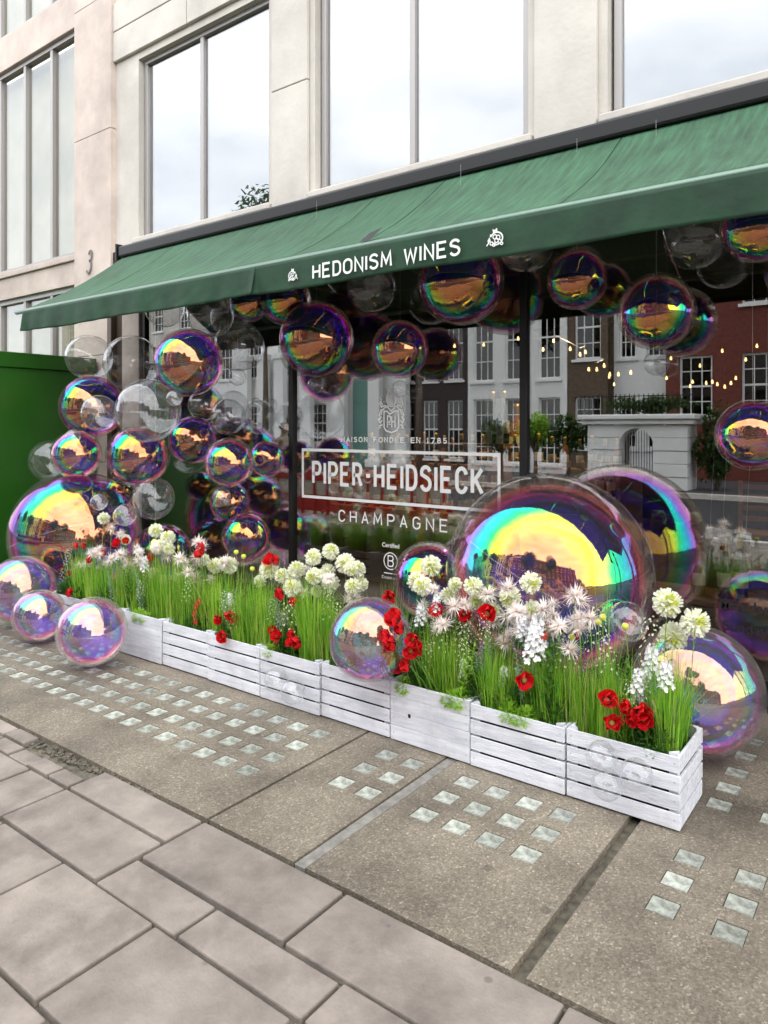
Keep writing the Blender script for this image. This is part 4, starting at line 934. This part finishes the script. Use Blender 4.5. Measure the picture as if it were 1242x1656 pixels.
for px, py in [(161, 889), (180, 855), (195, 864), (170, 912), (139, 914), (209, 917), (193, 897), (224, 893), (287, 933), (316, 935), (340, 937), (291, 904), (320, 877), (320, 912), (327, 885), (299, 912), (304, 925), (716, 1010), (735, 981), (752, 978), (822, 952), (815, 1041), (837, 990), (800, 1007), (890, 1002), (684, 981), (841, 1017), (930, 964), (937, 1001), (894, 997), (893, 1021), (920, 1050), (938, 1018), (835, 991), (844, 1018), (707, 1016), (905, 1012), (180, 905), (150, 895), (880, 985), (820, 1030), (855, 1003)]:
    flower('spider', px, py, rg.uniform(3.02, 3.24), rg.uniform(1.0, 1.35))
for px, py, s in [(864, 1048, 1.25), (870, 1030, 1.2), (855, 1025, 1), (845, 1012, .8), (680, 993, .8), (1053, 1073, 1), (1077, 1095, .9), (1036, 1122, 1), (1030, 1102, .8), (234, 912, .8), (680, 1050, .5), (750, 1080, .7), (815, 1090, .7), (372, 965, .6), (705, 975, .7)]:
    flower('stock', px, py, rg.uniform(3.0, 3.15), s)
for px, py in [(318, 972), (315, 984), (322, 965), (316, 996), (441, 1022), (446, 1030), (1004, 1150), (880, 1016)]: flower('redcl', px, py, 3.02, .7)
for px, py in [(777, 1040), (944, 1070), (460, 900)]: flower('purple', px, py, 3.1, .8)
for px, py in [(110, 905), (103, 935), (185, 965), (175, 985), (215, 975), (230, 955), (236, 1000), (440, 990), (450, 1010), (378, 1003), (365, 975), (690, 1060), (755, 1100), (750, 1060), (815, 1105), (785, 1020), (1045, 1110), (1020, 1130)]: flower('gyp', px, py, rg.uniform(2.99, 3.1), .8)
for px, py in [(975, 998), (968, 1006), (1011, 1013), (382, 893), (394, 900), (408, 920), (925, 1030)]: flower('pod', px, py, 3.1, 1.0)
X_ = [(652, 1015, 2.84), (672, 1052, 2.85), (630, 1030, 2.78), (660, 1075, 2.80), (355, 1000, 3.0), (380, 1000, 3.02), (448, 1030, 2.98), (484, 1035, 2.98), (438, 908, 3.1), (330, 885, 3.1), (190, 880, 3.1), (150, 905, 3.1), (708, 985, 3.05), (1018, 1145, 2.99)]
for px, py, Y in X_: flower('poppy', px, py, Y, rg.uniform(.85, 1.1))
for k in range(34):
    px = rg.choice([rg.uniform(120, 345), rg.uniform(120, 345), rg.uniform(350, 600), rg.uniform(660, 960)]); f_ = (px-100)/1000; flower('spider', px, 880+f_*115+rg.uniform(-12, 42), rg.uniform(3.02, 3.26), rg.uniform(.9, 1.3))
for k in range(14):
    px = rg.choice([rg.uniform(240, 600), rg.uniform(240, 600), rg.uniform(660, 900)]); f_ = (px-100)/1000; flower('pompom', px, 868+f_*110+rg.uniform(-6, 50), rg.uniform(3.15, 3.27), rg.uniform(.7, 1.05))
for k in range(22):
    px = rg.uniform(110, 1090); f_ = (px-100)/1000; flower('gyp', px, 930+f_*130+rg.uniform(-20, 30), rg.uniform(3.0, 3.2), rg.uniform(.8, 1.2))
# grass tufts: two staggered rows along the crates, then thin airy ones
def tuft(x, y, me, s, nm='grass_tuft', kind='tuft', z=.245, rot=None):
    x = min(max(x, cx0+.07), -.775-.085); y = min(max(y, 3.035), 3.27) if kind in ('tuft', 'airy') else y
    e = link(nm, me, None, (x, y, z), (0, 0, rg.uniform(0, 6.28)) if rot is None else rot, (1, 1, s)); d = (x*-SN+y*CS)
    px = CX+F*((x*CS+y*SN)/d); EN.append((kind, px, crate_of(x), e)); return e
x = cx0+.06; gaps = [-3.93, -2.93, -2.22, -2.08, -1.72, -1.20]
fronts = [(200, 1), (215, 1), (248, 1.05), (262, 1.05), (276, 1.05), (300, 1), (318, .95), (336, 1), (350, .95), (392, 1), (405, 1), (420, 1), (434, 1), (500, 1.05), (516, 1.05), (532, 1.0), (700, 1), (718, 1), (738, 1.0), (798, 1), (818, .95), (872, 1), (895, 1), (918, 1), (952, .95), (975, .9), (1000, .95), (1130, 1.1), (1108, 1.05), (130, .9), (150, .9), (172, .9)]
def Xat(px, Y): return P(px, 0, Y).x
for px, s in fronts: tuft(Xat(px, 3.06), 3.06+rg.uniform(-.01, .03), rg.choice(GM[:6]), s*rg.uniform(.78, 1.12)*(1.14 if px < 620 else 1))
for k in range(17):
    x = cx0+.06+k*(10*CW-.12)/16; tuft(x+rg.uniform(-.02, .02), rg.uniform(3.15, 3.27), rg.choice(GM[:6]), rg.uniform(.85, 1.1))
for k in range(16): tuft(cx0+.06+k*(10*CW-.12)/15+rg.uniform(-.03, .03), rg.uniform(3.08, 3.27), rg.choice(GM[6:]), rg.uniform(.85, 1.15), 'airy_grass', 'airy')
# foliage at the crate edges
for px, py, me, s, nm in [(225, 1000, 'lime', 1, 0), (236, 985, 'lime', .8, 0), (440, 1035, 'lime', .8, 0), (468, 1055, 'deep', 1, 0), (655, 1095, 'lime', .9, 0), (675, 1100, 'deep', 1.1, 0), (745, 1115, 'lime', 1.1, 0), (730, 1110, 'lime', .8, 0), (768, 1105, 'deep', 1.2, 0), (825, 1140, 'lime', 1.1, 0), (850, 1135, 'lime', 1.0, 0), (840, 1150, 'lime', .8, 0), (110, 955, 'deep', 1, 0), (100, 940, 'deep', 1, 0), (370, 1015, 'deep', .9, 0), (1020, 1180, 'deep', 1.1, 0), (1050, 1190, 'deep', 1.1, 0), (690, 1080, 'deep', 1.2, 0), (780, 1090, 'deep', 1.2, 0), (855, 1110, 'deep', 1.2, 0), (455, 1030, 'deep', 1.1, 0), (320, 1010, 'deep', .9, 0), (590, 1050, 'deep', 1.2, 0), (560, 1050, 'deep', 1.2, 0)]:
    Y = 3.0 if me == 'lime' else 3.07; tuft(Xat(px, Y), Y, rg.choice(LC_lime if me == 'lime' else LC_deep), s, 'lime_foliage' if me == 'lime' else 'dark_foliage', me, z=.25)
for k in range(20):
    tuft(cx0+.08+k*(10*CW-.16)/19+rg.uniform(-.06, .06), rg.uniform(3.04, 3.2), rg.choice(LC_deep), rg.uniform(.9, 1.5), 'dark_foliage', 'deep')
for k in range(26):
    tuft(cx0+.08+k*(10*CW-.16)/25+rg.uniform(-.05, .05), rg.uniform(3.03, 3.2), rg.choice(LC_broad), rg.uniform(.9, 1.5), 'broad_leaf_sprig', 'broad')
for px, Y in [(100, 3.1), (185, 3.05), (205, 3.1), (230, 3.05), (372, 3.05), (445, 3.05), (455, 3.1), (605, 3.24), (622, 3.26), (598, 3.2), (640, 3.1), (770, 3.1), (790, 3.15), (1012, 3.2), (655, 3.2), (1060, 3.1), (730, 3.2), (850, 3.05)]:
    tuft(Xat(px, Y), Y, rg.choice(LC_grey), rg.uniform(1.0, 1.45), 'grey_leaf_sprig', 'grey')
for px, Y in [(1085, 3.04), (1100, 3.1), (1072, 3.05), (1068, 3.12), (1090, 3.18)]: tuft(Xat(px, Y), Y, rg.choice(LC_heath), rg.uniform(.9, 1.25), 'dried_heather', 'heather')
KD = {'pompom': ('white pompom flower', 'flower', 'white pompom flowers in the crates'), 'spider': ('blush spidery flower', 'flower', 'blush spidery flowers in the crates'), 'poppy': ('red poppy', 'flower', 'red poppies in the crates'),
      'stock': ('white flower spike', 'flower', 'white flower spikes in the crates'), 'redcl': ('small red blossom cluster', 'flower', 'small red blossoms in the crates'), 'purple': ('purple flower spike', 'flower', 'purple spikes in the crates'),
      'gyp': ('tiny white flower spray', 'flower', 'tiny white sprays in the crates'), 'pod': ('yellow green seed pod', 'flower', 'yellow green pods in the crates'), 'tuft': ('green grass tuft', 'grass', 'grass tufts in the crates'),
      'airy': ('thin airy grass', 'grass', 'airy grass in the crates'), 'lime': ('lime green foliage clump', 'foliage', 'lime foliage at the crate edges'), 'deep': ('dark green foliage clump', 'foliage', 'dark foliage in the crates'),
      'broad': ('broad leaved green sprig', 'foliage', 'broad leaved sprigs in the crates'),
      'grey': ('grey green leaf sprig', 'foliage', 'grey green sprigs in the crates'), 'heather': ('dry heather sprig', 'foliage', 'dry heather in the last crate')}
ORD = ['leftmost', 'second', 'third', 'fourth', 'fifth', 'sixth', 'seventh', 'eighth', 'ninth', 'tenth', 'eleventh', 'twelfth', 'thirteenth', 'fourteenth', 'fifteenth', 'sixteenth', 'seventeenth', 'eighteenth', 'nineteenth', 'twentieth']
NUM = ['', 'one', 'two', 'three', 'four', 'five', 'six', 'seven', 'eight', 'nine', 'ten', 'eleven', 'twelve', 'thirteen', 'fourteen', 'fifteen', 'sixteen', 'seventeen', 'eighteen', 'nineteen', 'twenty']
CR = ['first crate at left', 'second crate from left', 'third crate from left', 'fourth crate from left', 'fifth crate from left', 'fifth crate from right', 'fourth crate from right', 'third crate from right', 'second crate from right', 'last crate at right']
grp = {}
for k, px, c, e in EN: grp.setdefault((k, c), []).append((px, e))
for (k, c), lst in grp.items():
    lst.sort(key=lambda t: t[0]); d, cat, g = KD[k]
    for i, (px, e) in enumerate(lst):
        n = len(lst)
        if n == 1: lab = 'only %s in the %s' % (d, CR[c])
        else:
            o_ = 'rightmost' if i == n-1 else ORD[i] if i == 0 else ORD[i]+' from left'
            lab = '%s, %s of %s in the %s' % (d, o_, NUM[n], CR[c])
        tag(e, lab, cat, g)

# ------------------------------------------------------------------ across the street (seen in the glass and in the bubbles)
def building(name, x0, x1, y, h, m, cols, rows, label, roof=True, wmat=None, sash=True, wz=None, ww=.9, first=.9, storey=2.95, wh=1.7):
    h = 8.9+(h-12)*.35; rows = 3
    e = empty(name, ((x0+x1)/2, y, 0)); tag(e, label, 'building'); inv = Vector((-(x0+x1)/2, -y, 0)); holes = []
    for r_ in range(rows):
        for c_ in range(cols):
            cx = x0+(x1-x0)*(c_+.5)/cols; z0 = first+r_*storey; holes.append((cx-ww/2, cx+ww/2, z0, z0+wh*(1.25 if r_ == 1 else 1)*(1 if r_ < 3 else .8)))
    o = wall('wall', x0, x1, 0, h, y, holes, m, e, .18, -1); o.location = inv
    o = MB().box(x0, x1, y-8, y-.6, 0, h).build('building_mass', m, e); o.location = inv
    o = MB().box(x0-.02, x1+.02, y-.3, y+.22, h, h+.35).build('cornice', wmat or M['stucco'], e); o.location = inv
    if roof:
        o = MB().add([(x0, y-.3, h+.35), (x1, y-.3, h+.35), (x1, y-2, h+1.5), (x0, y-2, h+1.5), (x0, y-8, h+1.5), (x1, y-8, h+1.5), (x0, y-8, h+.3), (x1, y-8, h+.3)], [(0, 1, 2, 3), (3, 2, 5, 4), (0, 3, 4, 6), (1, 7, 5, 2), (4, 5, 7, 6), (0, 6, 7, 1)]).build('roof', M['slate'], e); o.location = inv
        for xx in (x0+.4, x1-1.3):
            o = MB().box(xx, xx+.9, y-3, y-2.3, h+1, h+2.4).build('chimney', M['brown'], e, bevel=.02); o.location = inv
    fm = MB(); a, b, c, d = -ww/2, ww/2, 0, 1
    for (a, b, c, d) in holes:
        f = MB(); yb = y-.10
        f.box(a, a+.06, yb-.04, yb, c, d); f.box(b-.06, b, yb-.04, yb, c, d); f.box(a+.06, b-.06, yb-.04, yb, c, c+.06); f.box(a+.06, b-.06, yb-.04, yb, d-.06, d)
        if sash:
            f.box(a+.06, b-.06, yb-.045, yb-.002, (c+d)/2-.03, (c+d)/2+.03)
            for t in (1/3, 2/3): f.box(a+(b-a)*t-.015, a+(b-a)*t+.015, yb-.04, yb-.01, c+.06, d-.06)
            for t in (.25, .75): f.box(a+.06, b-.06, yb-.038, yb-.012, c+(d-c)*t-.015, c+(d-c)*t+.015)
        wn = f.build('window', M['stucco'], e); wn.location = inv
        MB().box(a+.05, b-.05, yb-.035, yb-.03, c+.05, d-.05).build('pane', M['farpane'], wn)
        MB().box(a-.08, b+.08, y, y+.08, c-.1, c-.01).build('sill', M['stucco'], wn)
        MB().box(a, b, yb-.06, yb-.05, c, d)
    return e
YO = -14
building('stucco_house', -28, -20.0, YO, 13, M['stucco'], 4, 4, 'white stucco house across the street, farthest left')
building('corner_house', -19.98, -16.92, YO, 12, M['stucco'], 1, 4, 'cream stone house across the street beside the white one')
building('dark_house', -16.9, -13.6, YO, 13, M['dark_int'], 3, 4, 'very dark fronted house across the street between pale ones', ww=.7, wh=2.2, first=.4)
building('terraced_house', -13.58, -9.72, YO, 14, M['stucco'], 3, 4, 'white house with tall dark windows across the street', ww=.8, wh=2.3, first=.3)
building('brown_house', -9.7, -8.32, YO, 15, M['brown'], 1, 4, 'narrow brown brick house squeezed between white houses across the street')
building('white_house', -8.3, -6.52, YO-.5, 12.5, M['stucco'], 2, 4, 'narrow white house beside the red brick house across the street', ww=.55)
building('red_brick_house', -6.5, .5, YO, 13, M['brick'], 4, 4, 'red brick house with white sash windows across the street', first=1.9, storey=3.3, wh=1.85, ww=.95)
building('brick_house', .52, 9, YO, 14, M['brown'], 5, 4, 'brown brick house across the street at right'); building('brick_house', 9.02, 22, YO, 12, M['brick'], 6, 4, 'long red brick house across the street farthest right')
building('stone_house', -44, -28.02, YO-1, 15, M['stone2'], 7, 4, 'long pale stone building across the street at its far left end')
# white pilasters and a teal door on the cream house
for i, x in enumerate((-25.2, -24.0, -22.9, -21.3, -19.4, -17.6, -16.3)):
    o = MB().box(-.28, .28, 0, .3, 0, 4.6).box(-.36, .36, -.0, .38, 4.6, 4.85).box(-.36, .36, 0, .38, -.0, .3).build('stone_pilaster', M['stucco'], bevel=.01); o.location = (x, YO+.23, 0)
    tag(o, 'white pilaster on the far stucco fronts, %s from their left end' % ['first', 'second', 'third', 'fourth', 'fifth', 'sixth', 'seventh'][i], 'pilaster', 'pilasters across the street')
dr = MB().box(-.5, .5, 0, .08, 0, 3.6).build('teal_door', mat('teal_paint', (.12, .26, .22), .5), bevel=.01); dr.location = (-18.5, YO+.02, 0); tag(dr, 'tall teal painted door between two white pilasters', 'door')
for z in (.4, 1.5, 2.6): MB().box(-.38, .38, .085, .1, z, z+.9).build('door_panel', dr.data.materials[0], dr, bevel=.01)
sg_ = MB().box(-.7, .7, 0, .04, -.25, .25).build('shop_sign', M['slate']); sg_.location = (-21.9, YO+.27, 1.75); tag(sg_, 'small dark sign with white lettering across the street', 'sign')
font_text('PHILLIPS', .24, M['vinyl'], 'lettering', sg_, (0, .043, -.02), 1, 0, math.pi)
# garden gateway
gw = empty('stone_gateway', (-6.05, -10.1, 0)); tag(gw, 'white stone arched gateway with railings and planting on top', 'gateway')
for s in (-1, 1):
    for k in range(5): MB().box(s*.86-.42, s*.86+.42, -.5, .42+(.02 if k % 2 else 0), k*.33, k*.33+.318).build('stone_block', M['stucco'], gw, bevel=.012)
ar = MB(); n = 14
for i in range(n):
    a0, a1 = math.pi*i/n, math.pi*(i+1)/n
    p = [(.44*math.cos(a0), 1.12+.44*math.sin(a0)), (.44*math.cos(a1), 1.12+.44*math.sin(a1)), (.44*math.cos(a1), 1.66), (.44*math.cos(a0), 1.66)]
    ar.add([(x, .40, z) for x, z in p]+[(x, -.4, z) for x, z in p], [(0, 1, 2, 3), (4, 7, 6, 5), (0, 4, 5, 1)])
ar.build('arch_head', M['stucco'], gw)
MB().box(-1.42, 1.42, -.6, .52, 1.66, 1.78).build('entablature', M['stucco'], gw, bevel=.02); MB().box(-1.5, 1.5, -.65, .6, 1.785, 1.92).build('cornice', M['stucco'], gw, bevel=.03)
ir = MB()
for k in range(13): ir.box(-.43+.07*k, -.415+.07*k, -.1, -.085, 0, 1.5)
ir.build('iron_gate', M['dark'], gw)
ir = MB()
for k in range(25): ir.box(-1.45+.12*k, -1.432+.12*k, .5, .518, 1.92, 2.45)
ir.box(-1.46, 1.46, .498, .52, 2.38, 2.40); ir.build('railings', M['dark'], gw)
def shrub(name, loc, rx, ry, rz, n, label, trunk=0, m=M['leafy'], ll=.10, cat='shrub', group=None):
    r = random.Random(int(abs(loc[0])*100)); mb = MB()
    lobes = [(rdir(r)*.55, r.uniform(.45, .7)) for _ in range(9)]
    for i in range(n):
        c, q = r.choice(lobes); d = rdir(r); p = c+d*q*r.random()**.25; p = Vector((p.x*rx, p.y*ry, p.z*rz+trunk+rz))
        strip(mb, p, rdir(r), Vector((0, 0, -1)), ll*r.uniform(.6, 1.3), ll*.6, .2, seg=1, tip=.5)
    e = empty(name, loc); tag(e, label, cat, group); mb.build('foliage', m, e)
    if trunk or cat == 'tree':
        t = MB(); t.tube([(0, 0, 0), (.02*rx, 0, trunk*.5), (0, .02, trunk+rz*.9)], [.06+.03*trunk/2, .05+.02*trunk/2, .02], 8)
        for k in range(7):
            a = k*.9; t.tube([(0, 0, trunk*.8+k*.05*rz), (rx*.35*math.cos(a), ry*.35*math.sin(a), trunk+rz*.6), (rx*.7*math.cos(a), ry*.7*math.sin(a), trunk+rz*(1+.5*math.sin(a*2)))], [.03+.015*trunk/2, .02, .006], 5)
        t.build('trunk', M['bark'], e, smooth=True)
    return e
for i, (x, l) in enumerate(((-10.2, 'round clipped shrub across the street, left one of three beside the gateway'), (-9.1, 'round clipped shrub across the street, middle one of three beside the gateway'), (-8.1, 'round clipped shrub nearest the gateway on its left'))):
    shrub('clipped_shrub', (x, -10.2, .0), .55, .5, .55, 2200, l, .9, M['leaf_lime'] if i == 1 else M['leafy'])
shrub('ivy_bush', (-4.2, -10.2, 0), .6, .5, .9, 2600, 'trailing dark bush right of the gateway', .3)
shrub('roof_planting', (-6.05, -10.25, 1.92), 1.2, .3, .28, 1500, 'low green planting on top of the gateway', 0)
for i, (x, y, h) in enumerate(((-13, -9.9, 5), (-20, -9.9, 5.5), (-1.5, -9.9, 5), (5, -9.8, 5), (-30, -9.9, 5))):
    shrub('street_tree', (x, y, 0), 2.1, 1.9, 2.4, 4200, 'leafy street tree on the far pavement, %s from the left' % {-13: 'third', -20: 'second', -1.5: 'fourth', 5: 'fifth', -30: 'first'}[x], h, M['leafy'], .22, 'tree', 'street trees across the road')
# low red barrier on the kerb
rb_ = empty('red_barrier', (-8.3, -.6, 0)); tag(rb_, 'low red café barrier with posts along the kerb', 'barrier')
MB().box(-2.2, 2.2, -.02, .02, .62, .82).build('top_banner', M['red'], rb_, bevel=.005); MB().box(-2.2, 2.2, -.02, .02, .06, .36).build('lower_panel', M['red'], rb_, bevel=.005)
MB().box(-2.2, 2.2, -.008, .008, .362, .618).build('grey_mesh_panel', M['stone2'], rb_)
for k in range(15): MB().box(-2.2+.31*k-.02, -2.2+.31*k+.02, -.035, .035, 0, .86).build('post', M['red'], rb_, bevel=.004)
# two pedestrians on the road side
def person(loc, rz, coat, label, s=1.0):
    J = {'pel': (0, 0, .93), 'ch': (0, .01, 1.28), 'nk': (0, .0, 1.48), 'hd': (0, -.02, 1.63), 'tp': (0, -.02, 1.74), 'lh': (.09, 0, .88), 'lk': (.1, -.12, .5), 'lf': (.1, -.05, .07), 'lt': (.1, -.2, .04), 'rh': (-.09, 0, .88), 'rk': (-.1, .02, .49), 'rf': (-.1, .24, .1), 'rt': (-.1, .14, .03),
         'ls': (.18, 0, 1.42), 'le': (.24, .08, 1.14), 'lw': (.24, -.02, .9), 'rs': (-.18, 0, 1.42), 're': (-.24, -.08, 1.15), 'rw': (-.22, -.24, .98)}
    Rr = {'pel': .15, 'ch': .165, 'nk': .065, 'hd': .10, 'tp': .06, 'lh': .1, 'lk': .065, 'lf': .045, 'lt': .035, 'rh': .1, 'rk': .065, 'rf': .045, 'rt': .035, 'ls': .07, 'le': .05, 'lw': .035, 'rs': .07, 're': .05, 'rw': .035}
    E_ = [('pel', 'ch'), ('ch', 'nk'), ('nk', 'hd'), ('hd', 'tp'), ('pel', 'lh'), ('lh', 'lk'), ('lk', 'lf'), ('lf', 'lt'), ('pel', 'rh'), ('rh', 'rk'), ('rk', 'rf'), ('rf', 'rt'), ('ch', 'ls'), ('ls', 'le'), ('le', 'lw'), ('ch', 'rs'), ('rs', 're'), ('re', 'rw')]
    ks = list(J); me = bpy.data.meshes.new('person'); me.from_pydata([J[k] for k in ks], [(ks.index(a), ks.index(b)) for a, b in E_], [])
    o = link('person', me, None, loc, (0, 0, rz), s); me.materials.append(coat)
    md = o.modifiers.new('skin', 'SKIN'); 
    for i, k in enumerate(ks): me.skin_vertices[0].data[i].radius = (Rr[k], Rr[k]*.8)
    me.skin_vertices[0].data[0].use_root = True; md.use_smooth_shade = True; sb = o.modifiers.new('sub', 'SUBSURF'); sb.levels = sb.render_levels = 2
    tag(o, label, 'person')
    link('face', MB().lathe([(0, -.1), (.05, -.085), (.075, -.02), (.078, .03), (.06, .09), (0, .11)], n=14).mesh('face', M['skin'], True), o, (0, -.055, 1.63)); link('hair', MB().lathe([(.09, -.03), (.105, .02), (.09, .08), (0, .125)], n=14).mesh('hair', M['dark'], True), o, (0, .0, 1.65))
person((-11.6, -1.4, 0), 1.2, M['cloth'], 'person in dark coat walking along the near kerb'); person((-10.7, -1.55, 0), 1.4, M['cloth2'], 'person in tan coat walking just ahead along the kerb', .96)
for o in sc.objects:
    if o.type == 'MESH' and o.parent is None and 'category' not in o and 'kind' not in o: print('UNTAGGED', o.name)
